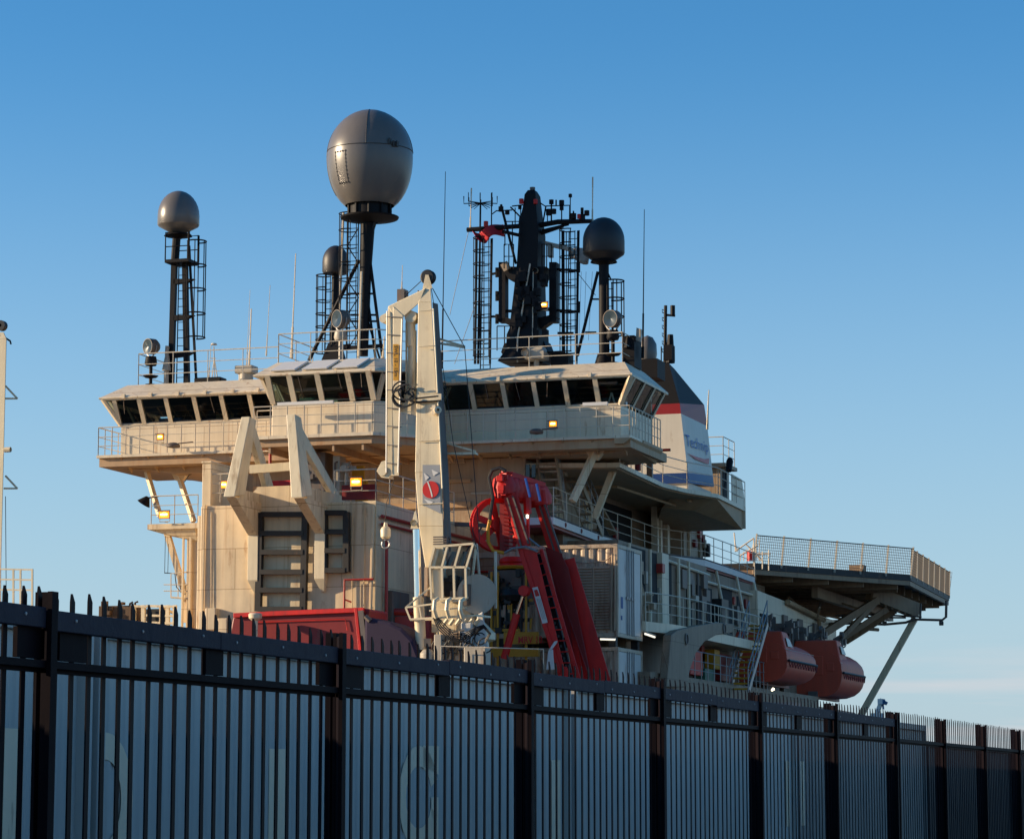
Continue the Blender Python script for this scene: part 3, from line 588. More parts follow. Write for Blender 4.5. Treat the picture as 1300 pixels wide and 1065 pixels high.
# forecastle
m = MB(); m.prism([(2.6,28,8.6),(2.6,46,8.6),(2.6,46,9.9),(2.6,28,10.3)], (-14,0,0)); m.box(-13,2.2,26,42,DK+2,9.6); m.build('forecastle','white',SH)
MB().tube([S(1000,764,2.75),S(1046,787,2.75)],.13,8).build('sloping_pipe','under',SH)
MB().tube([S(1040,783,2.75),S(1040,812,2.75)],.1,8).build('sloping_pipe','under',SH)
m = MB(); m.box(2.6,2.66,28.4,31.5,6.5,9.3); m.build('painted_shade_panel','dark',SH)  # flat dark panel painting in shade on the wall; no recess is cut
for f_ in (33,36.4,40): MB().box(2.6,2.72,f_,f_+.9,8.9,9.5).build('wall_box','grey',SH,bevel=.02)
m = MB(); clutter(m, 3.3,4.2,29,33,7.8,9.0,22,.3); m.build('windlass_gear','grey',SH)
m = MB(); m.box(2.4,3.3,18.2,19.4,8.0,9.3); m.build('black_reel_box','rubber',SH)
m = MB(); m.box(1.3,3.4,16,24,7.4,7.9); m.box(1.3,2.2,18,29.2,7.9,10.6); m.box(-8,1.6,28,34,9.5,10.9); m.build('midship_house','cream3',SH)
for f0_,f1_,z0_,z1_ in ((18.4,19.3,8.1,9.9),(20.2,20.9,8.4,9.9),(22.2,24.6,8.0,10.2),(25.6,26.4,8.1,9.9)): wallr('dark_doorway', f0_,f1_,z0_,z1_,2.2,'dark',.03)
for f in (12.6,14.2,15.9): wallr('dark_doorway', f,f+.8,7.6,9.6,3.2,'dark',.03)
for f in (17.5,21.4,25.2,28.6): MB().tube([V(2.9,f,7.4),V(2.3,f,zl-.3)],.07).build('stanchion','white',SH)
m = MB(); m.tube([V(2.35,17,10.1),V(2.35,29,10.1)],.06); m.tube([V(3.3,9,10.2),V(3.3,16,10.1)],.06); m.build('overhead_pipe','white',SH)
random.seed(21)
for k in range(34):     # fittings, pipes and boxes along the shaded side decks
    lvl, zt_, xw, fa, fb = random.choice(((zl,1.9,WX,3,15),(7.45,2.6,3.2,3,15),(7.95,2.2,2.2,18,29),(5.6,1.6,3.9,6,17),(zl,1.6,1.6,18.7,22)))
    f = random.uniform(fa,fb); z = lvl+random.uniform(.3,zt_-.4); mt = random.choice(('grey','cream2','greyl','redd','rubber','pipe'))
    if random.random() < .45: MB().tube([V(xw+.06,f,lvl),V(xw+.06,f,lvl+zt_)],random.choice((.03,.05,.07)),6).build('riser_pipe',random.choice(('cream2','white','grey')),SH)
    else: MB().box(xw,xw+random.uniform(.08,.3),f,f+random.uniform(.2,.6),z,z+random.uniform(.2,.6)).build('wall_box',mt,SH,bevel=.02)
rail('midship_railing', [V(3.4,16.5,7.9),V(3.4,24,7.9)], SH, 1.03, step=1.1)
m = MB()
for i in range(10): f = random.uniform(11,24); z = random.uniform(8,9.6); m.box(3.2 if f<16 else 2.6, 3.35 if f<16 else 2.75, f, f+random.uniform(.3,.8), z, z+random.uniform(.3,.9))
m.build('wall_fittings','grey',SH)
# ---------------------------------------------------------------- funnel
f0 = 13.0
R_ = {y: A(*p,f0) for y,p in {'t':(849,461),'m1':(863,512),'m2':(864.5,525),'b1':(873,600),'b2':(875.5,613)}.items()}
def starb(px, py, x): return S(px, py, x)
lx = -3.0
lev = [ ('funnel', 'funblack', 't','m1', 456, None) ]
T, m1, m2, b1, b2_ = R_['t'],R_['m1'],R_['m2'],R_['b1'],R_['b2']
rT, rm1, rm2, rb1, rb2 = starb(856,468,T.x), starb(894,514,m1.x), starb(898,541,m2.x), starb(905,604,b1.x), starb(906.5,618,b2_.x)
def band(name, mat, a, b, ra, rb, zt, par=None):
    m = MB(); L = lambda p: V(lx, p.y, p.z)
    m.hex([V(lx,f0,b.z),b,rb,V(lx,rb.y,rb.z)],[V(lx,f0,a.z),a,ra,V(lx,ra.y,ra.z)])
    return m.build(name, mat, par or SH)
FU = band('funnel','funblack',T,m1,rT,rm1,0)
for nm,mt,a,b,ra,rb in (('red_band','funred',m1,m2,rm1,rm2),('white_band','funwhite',m2,b1,rm2,rb1),('blue_band','funblue',b1,b2_,rb1,rb2)):
    mm = band(nm, mt, a, b, ra, rb, 0, FU)
m = MB(); m.box(lx,b2_.x-.1,f0+.1,rb2.y-.1,zu-.1,b2_.z+.05); m.build('funnel_base','funwhite',FU)
# company name and swoosh on the funnel side
def text_mesh(body, o, ux, uy, h, width=None, thick=.012, shear=0, parent=None, mat='logoblue', name='lettering', base=None, bold=0):
    cu = bpy.data.curves.new('t','FONT'); cu.body = body; cu.size = 1; cu.resolution_u = 3; cu.shear = shear; cu.offset = bold
    ob = bpy.data.objects.new('t', cu); COL.objects.link(ob); dg = bpy.context.evaluated_depsgraph_get(); me = bpy.data.meshes.new_from_object(ob.evaluated_get(dg))
    bpy.data.objects.remove(ob); xs = [v.co.x for v in me.vertices]; ys = [v.co.y for v in me.vertices]; x0, x1 = min(xs), max(xs)
    capx = max(ys); sx = (width/(x1-x0)) if width else h/capx; sy = h/capx
    ux, uy, o = Vector(ux).normalized(), Vector(uy).normalized(), Vector(o); nn = ux.cross(uy)*thick
    m = MB(); m.add([o+ux*(v.co.x-x0)*sx+uy*v.co.y*sy+nn for v in me.vertices], [tuple(p.vertices) for p in me.polygons])
    bpy.data.meshes.remove(me)
    return m.build(name, mat, parent, base)
def patch(u, v): return b1.lerp(rb1,u).lerp(m2.lerp(rm2,u),v)+V(.035,0,0)
cu = bpy.data.curves.new('t','FONT'); cu.body = 'Technip'; cu.size = 1; cu.resolution_u = 3; cu.offset = 0.0
ob = bpy.data.objects.new('t', cu); COL.objects.link(ob); me = bpy.data.meshes.new_from_object(ob.evaluated_get(bpy.context.evaluated_depsgraph_get())); bpy.data.objects.remove(ob)
xs = [v.co.x for v in me.vertices]; xa, xb = min(xs), max(xs); yc = max(v.co.y for v in me.vertices)
m = MB(); m.add([patch(.05+.86*(v.co.x-xa)/(xb-xa), .46+.20*v.co.y/yc) for v in me.vertices], [tuple(p.vertices) for p in me.polygons]); sub('lettering', m, 'logoblue', FU); bpy.data.meshes.remove(me)
m = MB(); m.add([patch(.04,.335),patch(.35,.31),patch(.70,.30),patch(.90,.34),patch(.86,.22),patch(.70,.225),patch(.35,.26)],[(0,1,6),(1,2,5,6),(2,3,4,5)]); sub('swoosh', m, 'logored', FU)
# exhaust mast on the funnel top
m = MB(); c = A(847,458,f0+.5)
m.tube([c+V(-.1,0,-.3), A(845,388,f0+.5)], .07, 8); m.tube([c+V(.12,0,-.1),A(851,425,f0+.5)],[.2,.12],8); m.tube([A(854,400,f0+.5),A(854,388,f0+.5)],.1,8); m.tube([A(845,400,f0+.5),A(857,401,f0+.5)],.05,5)
for y in (395,405,415,425,435,445): m.tube([A(845,y,f0+.5),A(840.5,y-2,f0+.5),A(841,y+2,f0+.5),A(845,y+3,f0+.5)],.02,4)
m.tube([A(839.5,440,f0+.5),A(839.5,458,f0+.5)],.025,4); m.box(c.x-.1,c.x+.25,f0+.3,f0+.8,c.z,A(850,436,f0).z)
o = m.build('stern_light_mast','black',None,c); tag(o,'short black light mast on top of the dark funnel','mast')
m = MB(); a = A(822,440,f0-2); m.lathe(a+V(0,0,-.6), [(.0,0),(.33,.0),(.38,.3),(.36,.7),(.22,.95),(0,1.05)], 16); o = m.build('small_radome','domeg',None,a+V(0,0,-.6)); tag(o,'small pale dome beside the funnel, right of the searchlight box','radome')
m = MB(); m.box(a.x-.5,a.x+.5,f0-2.4,f0-1.2,a.z-1.3,a.z-.55); m.box(a.x-.1,a.x+.1,f0-1.9,f0-1.7,zu,a.z-1.3); m.build('dome_pedestal','black',SH)
m = MB(); m.box(A(792,430,2).x, A(807,430,2).x, 1.8,2.8, ZR, A(800,427,2).z); m.tube([A(797,428,1.8),A(797,442,1.8)],[.05,.16],8); m.build('black_equipment_box','black',SH)
o = MB().hex([A(807,432,2),A(813,434,2),A(814,418,2),A(808,416,2)],[p+V(0,.15,0) for p in (A(807,432,2),A(813,434,2),A(814,418,2),A(808,416,2))]).build('panel_antenna','greyl',None,A(809,434,2)); tag(o,'small tilted pale panel antenna on top of the black box right of the big mast','antenna')
# structure aft of funnel and beyond: small deck with rails at right
m = MB(); x9=3.0; m.box(x9-2,x9,19.4,21,zu-.1,zu+1.75); m.box(x9-2.1,x9+.3,19.1,21.3,zu+1.75,zu+1.9); m.build('aft_fan_house','cream2',SH)
rail('fan_house_railing',[V(x9-1.6,19.15,zu+1.9),V(x9+.2,19.15,zu+1.9),V(x9+.2,21.2,zu+1.9)],SH,1.1,step=.9)
wallr('fan_house_door',19.8,20.6,zu+.1,zu+1.6,x9,'dark',.03)
o = MB().tube([A(898,545,13),A(899,515,13),A(900,495,13)],[.05,.03,.02],5).build('whip_antenna','white',None,A(898,545,13)); tag(o,'short white aerial just right of the funnel','antenna','whip antennas')
m = MB(); p = S(926,600,4.1); m.tube([S(920,620,4.1),S(922,596,4.1)],.03); m.lathe(S(925,590,4.1)+V(0,0,-.25),[(0,0),(.13,0),(.15,.45),(.1,.6),(0,.6)],10,axis=(0,.5,1)); o=m.build('unlit_lamp','black',None,S(922,618,4.1)); tag(o,'black capsule-shaped lamp on the curved deck rail right of the funnel','lamp')
# fire extinguishers etc. on end of starboard wing
m = MB()
for i in range(4): m.box(3.4,3.9,7.5+i*.0,7.6,14.2+.0,14.3)
for i,x in enumerate((2.2,2.7,3.2)): m.tube([V(x,5.4,13.2+.05),V(x,5.4,14.1)],.12,8)
m.build('gas_bottles','redd',SH)
# ---------------------------------------------------------------- helideck
HZ = A(1157,730,40).z
P1 = S(1157,730,0); 
def Hh(px,py,z): d = ray(px,py); t = (z-CZ)/d[2]; return V(CR+t*d[0], CF+t*d[1], z)
hA, hB, hC = Hh(957,714.6,HZ), Hh(1156,729.6,HZ), Hh(1205,756,HZ)
mir = lambda p: V(2*cx-p.x, p.y, p.z)
pass
poly = [hA,hB,hC,V(cx+7,hC.y+6,HZ),V(cx-7,hC.y+6,HZ),mir(hC),mir(hB),mir(hA)]
m = MB(); m.slab([(p.x,p.y) for p in poly], HZ-.28, HZ); HD = m.build('helideck','helid',SH)
m = MB()
for a, b in zip(poly, poly[1:]+poly[:1]):
    dd = (b-a).normalized(); inn = V(-dd.y,dd.x,0)*.12; m.beam(a+V(0,0,-.4)+inn, b+V(0,0,-.4)+inn, .16, .22)
ymin, ymax = hA.y, poly[3].y
for i in range(15):
    y = ymin+.6+(ymax-ymin-1.2)*i/14; xa = min(1,max(.0,(y-hA.y)/(hB.y-hA.y))); xr = hA.x+(hB.x-hA.x)*xa if y < hB.y else (hC.x if y < hC.y else hC.x-(hC.x-cx-7)*(y-hC.y)/6)
    m.beam(V(2*cx-xr+.4,y,HZ-.5),V(xr-.4,y,HZ-.5),.14,.42)
for x in (cx-9,cx-3,cx+3,cx+9): m.beam(V(x,ymin+1 if abs(x-cx)<5 else hB.y-3,HZ-.95),V(x,ymax-4,HZ-.95),.3,.5)
sub('deck_beam', m, 'helib', HD)
# safety net: real wires
def net(a, b, out, name='safety_net', cells=None):
    a, b, out = Vector(a), Vector(b), Vector(out); m = MB(); L = (b-a).length; n = cells or int(L/.13)
    rows = 10; h = V(0,0,1.25)
    for i in range(n+1):
        p = a.lerp(b,i/n); m.tube([p, p+h+out], .012, 3, cap=False)
    for j in range(rows+1):
        o = (h+out)*(j/rows); m.tube([a+o, b+o], .012 if j<rows else .03, 3, cap=False)
    return sub(name, m, 'net', HD)
def posts(a, b, out, k, first=True):
    a, b, out = Vector(a), Vector(b), Vector(out)
    for i in range(0 if first else 1, k+1):
        p = a.lerp(b,i/k); m = MB(); m.beam(p-V(0,0,.15), p+V(0,0,1.33)+out, .075, .075); sub('net_post', m, 'railp', HD)
def outv(a,b,k=.22): d = (b-a).normalized(); return V(d.y,-d.x,0)*k
net(hA,hB,outv(hA,hB)); posts(hA,hB,outv(hA,hB),6)
net(hB,hC,outv(hB,hC,.06)); posts(hB,hC,outv(hB,hC,.06),7,False)
for i in range(2,7):
    a, b = poly[i], poly[i+1]
    m = MB(); o = outv(a,b)
    n = int((b-a).length/.5)
    for k in range(n+1): p=a.lerp(b,k/n); m.tube([p,p+V(0,0,1.25)+o],.012,3,cap=False)
    for j in range(6): m.tube([a+(V(0,0,1.25)+o)*(j/5),b+(V(0,0,1.25)+o)*(j/5)],.014,3,cap=False)
    sub('safety_net', m, 'net', HD)
# support girder and struts
def hb(px,py,R): return S(px,py,R)
xg = 7.0
g0, g1 = A(1106,752,26), A(1163,775,38)
gr = MB(); gA, gB = A(1104.5,752,42), A(1163,775,44.5)
gr.beam(gA, gB, .5, .72)
for i in range(7): c = gA.lerp(gB,(i+.5)/7); gr.beam(c+V(0,-.3,-.4),c+V(0,-.3,.4),.08,.1)
sub('box_girder', gr, 'helib', HD)
m = MB()
for a, b, r in (((1112,762),31,None),):
    pass
for (a, fa), (b, fb), w in ((((1113,762),42),((1047,803),40),.34),(((1126,773),43),((1069,811),42),.26),(((1137,775),44),((1074,815),44),.24),(((1112,764),42),((1060,818),40),.22)):
    m.beam(A(*a,fa), A(*b,fb), w, w)
sub('truss_strut', m, 'helib', HD)
m = MB(); m.beam(A(1162,784,44.5), A(1062,963,44.5), .3, .3); sub('long_brace', m, 'crane', HD)
m = MB(); m.tube([A(1052,792,44),A(1085,791,44),A(1123,792.5,44),A(1150,790,44),A(1160,786,44),A(1196,787,44),A(1201,783,44),A(1201.5,762,44)],.07,6)
m.tube([A(1060,781,44),A(1100,779,44),A(1170,783,44)],.05,6); m.tube([A(1169,766,44),A(1168,786,44)],.06,6); m.tube([A(1078,783,44.2),A(1150,784,44.2)],.05,6)
for x in (1123,1195): m.lathe(A(x,791,44)-V(.1,0,0),[(.11,0),(.11,.2)],8,axis=(1,0,0))
sub('foam_pipe', m, 'grey', HD)
m = MB()
for i in range(26):
    a = V(random.uniform(-1,3.6),random.uniform(38,50),random.uniform(9.3,10.7)); b = a+V(random.uniform(-2,2),random.uniform(-3,3),random.uniform(-.6,.5)); m.tube([a,b],random.uniform(.04,.1),5)
sub('pipe_cluster', m, 'helib', HD)
m = MB(); a = Hh(957,714,HZ); m.box(hA.x+3.2,hA.x+3.9,hA.y+6.2,hA.y+6.9,HZ,HZ+.3); sub('foam_monitor', m, 'helib', HD)
# access gear left of the helideck
m = MB()
for x0,y0,x1,y1 in ((933,700,957,683),(940,705,962,692),(933,690,936,700),(957,683,957,714),(946,690,968,712),(968,700,968,722),(976,698,976,724),(960,703,978,703),(932,676,934,700)):
    m.tube([A(x0,y0,29),A(x1,y1,29)],.035,5)
for i in range(7): x=940+i*4; m.tube([A(x,703-i*3,29),A(x,712,29)],.02,4)
m.build('access_ladder','railp',SH)
m = MB(); m.tube([A(952,700,29),A(952,712,29)],.12,8); m.build('red_hydrant','red',SH)
# ================================================================== LIFEBOATS
def lifeboat(R, f0, L, z0, z1, lab, W=2.7):
    t = thing('lifeboat', lab, 'lifeboat', V(R-W/2, f0+L/2, z0), 'orange enclosed lifeboats slung under the helideck')
    H = z1-z0; n = 15; ring_n = 24; vs = []; fs = []
    for i in range(n+1):
        u = i/n; y = f0+L*u
        tap = 1 if u < .6 else (1-((u-.6)/.4)**3.0*.9); w = W/2*tap*(.96+.04*min(1,u*8)); zk = z0+H*(.0 if u < .55 else .36*((u-.55)/.45)**2); zt = z0+H*.80-(0 if u < .45 else H*.34*((u-.45)/.55)**2.0)
        zc = z0+H*.42; 
        for k in range(ring_n):
            a = 2*math.pi*k/ring_n; c, s_ = math.cos(a), math.sin(a)
            x = w*math.copysign(abs(c)**.55, c); z = zc+(zt-zc)*math.copysign(abs(s_)**.7, s_) if s_ > 0 else zc+(zc-zk)*math.copysign(abs(s_)**.85, s_)
            vs.append(V(R-W/2+x, y, z))
    for i in range(n):
        for k in range(ring_n): fs.append((i*ring_n+k,(i)*ring_n+(k+1)%ring_n,(i+1)*ring_n+(k+1)%ring_n,(i+1)*ring_n+k))
    m = MB(); m.add(vs, fs, True); m.add(vs[:ring_n], [tuple(range(ring_n))]); m.add(vs[-ring_n:], [tuple(range(ring_n))])
    hull = m.build('hull','orange',t)
    m = MB(); x = R-W/2; m.hex([V(x-1.1,f0+.05,z0+H*.55),V(x+1.28,f0+.05,z0+H*.55),V(x+1.28,f0+L*.28,z0+H*.55),V(x-1.1,f0+L*.28,z0+H*.55)],[V(x-.85,f0+.1,z1),V(x+1.05,f0+.1,z1),V(x+1.0,f0+L*.17,z1),V(x-.85,f0+L*.17,z1)])
    tw = m.build('steering_tower','orange',t,bevel=.06)
    m = MB(); m.hex([V(x+1.13,f0+.5,z1-.25),V(x+1.15,f0+.5,z1-.25),V(x+1.15,f0+1.2,z1-.3),V(x+1.13,f0+1.2,z1-.3)],[V(x+1.22,f0+.5,z1-.62),V(x+1.24,f0+.5,z1-.62),V(x+1.24,f0+1.4,z1-.62),V(x+1.22,f0+1.4,z1-.62)]); sub('tower_window', m, 'lens', tw)
    m = MB(); pts = []
    for i in range(n+1):
        u = i/n; tap = 1 if u < .6 else (1-((u-.6)/.4)**3.0*.9); pts.append(V(R-W/2+W/2*tap*1.02, f0+L*u, z0+H*.42))
    m.tube(pts,.06,6); m.build('rubbing_strake','rubber',t)
    m = MB()
    for i in range(n-1):
        p, q = pts[i], pts[i+1]; mid = (p+q)/2; m.tube([p+V(.01,0,-.05), mid+V(-.01,0,-.26), q+V(.01,0,-.05)],.018,4)
    m.build('grab_line','redd',t)
    m = MB(); m.tube([p+V(-.12,0,.45) for p in pts[:12]],.015,4); m.build('reflective_tape','white',t)
    m = MB(); 
    for y in (f0+.5,f0+L*.72): m.tube([V(x+.3,y,z0+H*.7),V(x+.3,y,z1+.6)],.05,6); m.lathe(V(x+.2,y,z1+.5),[(.16,0),(.16,.15)],10,axis=(1,0,0))
    m.build('fall_hook','grey',t)
    m = MB(); m.box(x-.45,x+.45,f0-.03,f0+.02,z0+H*.38,z0+H*.72); m.box(x+.6,x+.95,f0-.03,f0+.02,z0+H*.45,z0+H*.6); m.build('aft_hatch','orange',t,bevel=.02)
    m = MB()
    for u_ in (.25,.5): m.box(x-1.31,x+1.34,f0+L*u_,f0+L*u_+.03,z0+H*.3,z0+H*.5)
    m.box(x-.2,x+.2,f0-.25,f0,z0-.05,z0+.25); m.build('propeller_guard','grey',t)
    m = MB(); m.beam(V(x,f0+.6,z0-.0),V(x,f0+L*.75,z0-.0),.18,.14); m.build('keel','redd',t)
    return t
lifeboat(6.0, S(1001,850,6.0).y, 8.0, 5.85, 7.95, 'nearer orange enclosed lifeboat, beside the yellow stairs')
lifeboat(6.0, S(1070,850,6.0).y, 7.4, 5.6, 8.15, 'farther orange enclosed lifeboat, nearest the long diagonal helideck brace')
m = MB()
for y in (20.5,24.5,31.5,36): mm = MB(); mm.prism([V(4.3,y,5.6),V(4.4,y,8.5),V(4.9,y,8.8),V(4.9,y,8.6),V(4.6,y,8.3),V(4.5,y,5.6)],(0,.2,0)); clutter(mm,4.3,5.0,y-.5,y+.5,8.0,8.5,9,.16); mm.build('lifeboat_davit','grey',SH)
m = MB(); m.lathe(S(980,876,5.6),[(0,0),(.04,0),(.06,.12),(0,.12)],8,axis=(.6,-.6,.4)); m.build('deck_lamp','lampw',SH)
# ================================================================== MASTS AND RADOMES
def radome(name, lab, f, c_top, c_bot, halfw, tip, mat, legs):
    pass
G = 'radome masts on the bridge roof'
# 1: port dome
f = 1.6
base = V(A(228,300,f).x, f, ZR); t = thing('radome_mast','grey bullet-shaped radome on a black lattice mast above the left bridge wing','radome',base,G)
c = A(226.5,286,f); R = (A(252,280,f)-A(200.5,280,f)).length/2*.94; top = A(226,243,f).z; zc = c.z
prof = [(0.02,A(226,300,f).z-zc),(.3,A(226,296,f).z-zc),(R*.96,-.05),(R,.0),(R,.35)]
for k in range(1,9): a=math.pi/2*k/8; prof.append((R*math.cos(a), .35+(top-zc-.35)*math.sin(a)))
m = MB(); m.lathe((c.x,f,zc),prof,32); m.build('dome','domeg',t)
m = MB(); m.lathe((c.x,f,A(226,300,f).z),[(.55,.0),(.5,.06),(.15,-.1)],16); m.tube([A(226,298,f)+V(-.05,0,0),A(222,332,f)],.16,10); m.build('neck','black',t)
pz = A(226,332,f).z; x0=A(216,332,f).x; x1=A(246,332,f).x
m = MB(); m.box(x0,x1,f-.5,f+.5,pz-.12,pz); m.build('platform','black',t)
m = MB()
for a,b in ((x0,x0+.95),(x0+.95,x1)):
    for yy in (f-.45,f+.45): m.tube([V(a,yy,pz),V(a,yy,pz+1.05),V(b,yy,pz+1.05),V(b,yy,pz)],.03,4); m.tube([V(a,yy,pz+.5),V(b,yy,pz+.5)],.02,4)
m.build('guard_rail','black',t)
for (a,b,w) in (((221.5,333),(217,488),.2),((235,333),(237.5,488),.19),((240,312),(249.5,488),.08)):
    m = MB(); p,q = A(*a,f),A(*b,f); q.z = ZR; m.beam(p,q,w,w,(0,1,0)); m.build('leg','black',t)
m = MB()
for y in (357,403,450): m.prism([A(220,y-3,f-.1),A(246,y-3,f-.1),A(236,y+2,f-.1),A(220,y+4,f-.1)],(0,.2,0))
m.build('cross_plate','black',t)
m = MB(); cage(m, V(A(247,400,f).x,f+.1,0), A(250,428,f).z, A(250,306,f).z, .37, 4, .022, (-1,.3)); m.build('ladder_cage','black',t)
m = MB(); ladder(m, V(A(233,480,f).x,f-.3,ZR), V(A(236,330,f).x,f-.3,pz), .3); m.build('ladder','black',t)
# 2: big sphere
f = -.6
base = V(A(462,455,f).x, f, ZR); t = thing('radome_mast','largest grey egg-shaped radome with bolted hatch on a tall black mast','radome',base,G)
cxx = A(469.8,200,f).x; zt = A(470,140.5,f).z; zb = A(470,262,f).z; zm = A(470,200,f).z; R = (A(524,200,f)-A(415.5,200,f)).length/2*.94
def egg(a):     # radius and height of the big dome at a latitude
    return (R*math.cos(a), zm+(zt-zm)*math.sin(a)) if a > 0 else (R*max(0,math.cos(a))**.72, zm+(zm-zb)*1.12*math.sin(a))
prof = []
for k in range(0,21):
    a = -1.095+(math.pi/2+1.095)*k/20
    prof.append(egg(a))
m = MB(); m.lathe((cxx,f,0),prof,48); DO = m.build('dome','domeg',t)
m = MB()
for k in range(1,20):       # panel seams: one latitude and four meridians standing just proud
    pass
m.arc((cxx,f,zm+.18),R*1.001,.012,0,360,48)
def seam(mb, th, a0, a1):
    pts = []
    for i in range(25):
        a = a0+(a1-a0)*i/24; rr, zz = egg(a); rr *= 1.003
        pts.append(V(cxx+rr*math.cos(th), f+rr*math.sin(th), zz))
    mb.tube(pts,.012,4)
for th in (-75,-158,15,105): seam(m, math.radians(th), .1, 1.5)
seam(m, math.radians(-158), -.8, .1)
sub('panel_seam', m, 'seam', DO)
def on_s(th, z):
    s_ = (z-zm)/(zt-zm) if z > zm else (z-zm)/((zm-zb)*1.12); rr = egg(math.asin(max(-1,min(1,s_))))[0]; return V(cxx+rr*math.cos(th), f+rr*math.sin(th), z)
m = MB(); th0, th1 = math.radians(-122), math.radians(-104); za, zb2 = A(450,241,f).z, A(450,203,f).z
for i in range(9):
    z = za+(zb2-za)*i/8
    for th in (th0,th1): p = on_s(th,z); m.box(p.x-.022,p.x+.022,p.y-.02,p.y+.02,z-.02,z+.012)
for i in range(5):
    th = th0+(th1-th0)*i/4
    for z in (za,zb2): p = on_s(th,z); m.box(p.x-.012,p.x+.012,p.y-.02,p.y+.02,z-.03,z+.03)
for th in (th0,th1): m.tube([on_s(th,za+(zb2-za)*i/8)*1.0 for i in range(9)],.012,4)
for z in (za,zb2): m.tube([on_s(th0+(th1-th0)*i/6,z) for i in range(7)],.012,4)
sub('hatch', m, 'seam', DO)
m = MB()
for th,zz,w in ((math.radians(-42),.28,.12),(math.radians(-36),.2,.1),(math.radians(-30),.22,.1)): p=on_s(th,zm+zz); m.box(p.x-.02,p.x+.03,p.y-.1,p.y+.1,p.z-.1,p.z+.12)
sub('marking', m, 'seam', DO)
zc_ = A(470,257,f).z; rr = (A(498,257,f)-A(437,257,f)).length/2*.94
m = MB(); m.lathe((cxx-.03,f,zc_),[(rr*.98,.05),(rr,.12),(rr,-.02),(rr*.9,-.04)],32)
for k in range(10): a=2*math.pi*k/10; m.tube([V(cxx+rr*.9*math.cos(a),f+rr*.9*math.sin(a),zc_),V(cxx+rr*.9*math.cos(a),f+rr*.9*math.sin(a),zc_-.55)],.05,5)
m.lathe((cxx,f,zc_-.35),[(rr*.85,.3),(rr*.85,-.25)],24)
m.build('dome_collar','black',t)
m = MB(); m.lathe((cxx,f,zc_-.62),[(.3,-.15),(1.05,.0),(1.08,.06),(.3,.08)],28); m.build('platform','black',t)
m = MB(); m.tube([A(467,282,f),A(464,344,f),A(461,452,f)],[.27,.22,.18],14); m.hex([A(461,292,f)+V(0,-.15,0),A(478,277,f)+V(0,-.15,0),A(478,277,f)+V(0,.15,0),A(461,292,f)+V(0,.15,0)],[A(463,312,f)+V(0,-.12,0),A(468,312,f)+V(0,-.12,0),A(468,312,f)+V(0,.12,0),A(463,312,f)+V(0,.12,0)]); m.build('pole','black',t)
for a,b,w in (((436,270),(431,400),.045),((468,317),(486,457),.06),((469,280),(468,320),.06)):
    m = MB(); p,q = A(*a,f),A(*b,f); m.tube([p,q],w,6); m.build('brace','railp' if w<.05 else 'black',t)
m = MB()
for a,b,w in (((456,330),(392,458),.07),((467,380),(477,457),.05),((466,405),(482,455),.04)): m.tube([A(*a,f),A(*b,f)],w,6)
for y,x0,x1 in ((373,440,475),(400,445,478),(408,440,480),(440,425,484)): m.tube([A(x0,y,f),A(x1,y,f)],.04,5)
m.beam(A(418,443,f),A(486,439,f),.15,.12)
for k in range(7): m.tube([A(441 if k%2 else 455,290+22*k,f+.25),A(455 if k%2 else 441,312+22*k,f+.25)],.022,4)
m.build('stay','black',t)
m = MB(); ladder(m, V(A(448,455,f).x,f-.1,ZR), V(A(450,270,f).x,f-.1,A(450,270,f).z), .4); cage(m, V(A(443,400,f).x,f-.1,0), A(450,440,f).z, A(450,272,f).z, .36, 8, .018, (1,0)); m.build('ladder_cage','black',t)
m = MB(); m.tube([A(459,345,f-.3),A(455,455,f-.3)],.05,6); m.build('conduit','white',t)
# 3: small dark dome
f = 1.2
base = V(A(424,455,f).x, f, ZR); t = thing('radome_mast','small black dome on a short pole just left of the tall egg-shaped radome','radome',base,G)
cxx = A(426,340,f).x; R = (A(443,340,f)-A(409.5,340,f)).length/2*.94; zc = A(426,345,f).z; top = A(426,312,f).z
prof = [(.1,-.12),(R*.92,-.08),(R,.0),(R,.35)]+[(R*math.cos(math.pi/2*k/8), .35+(top-zc-.35)*math.sin(math.pi/2*k/8)) for k in range(1,9)]
m = MB(); m.lathe((cxx,f,zc),prof,28); m.build('dome','domed',t)
m = MB(); m.tube([V(cxx,f,zc),A(426,400,f),V(A(424,455,f).x,f,ZR)],[.14,.17,.2],12); m.build('pole','black',t)
m = MB(); ladder(m, V(A(417,455,f).x,f,ZR), V(A(419,348,f).x,f,zc-.1), .3); cage(m, V(A(411,400,f).x,f,0), A(410,448,f).z, A(410,350,f).z, .3, 6, .018, (1,0)); m.build('ladder_cage','black',t)
m = MB(); m.beam(A(405,400,f),A(424,401,f),.1,.05); m.box(cxx-.7,cxx+.7,f-.4,f+.4,ZR,ZR+.12); m.hex([V(cxx-.6,f-.4,ZR+.1),V(cxx+.5,f-.4,ZR+.1),V(cxx+.5,f+.4,ZR+.1),V(cxx-.6,f+.4,ZR+.1)],[V(cxx-.2,f-.15,ZR+1.3),V(cxx+.2,f-.15,ZR+1.3),V(cxx+.2,f+.15,ZR+1.3),V(cxx-.2,f+.15,ZR+1.3)]); m.build('pedestal','black',t)
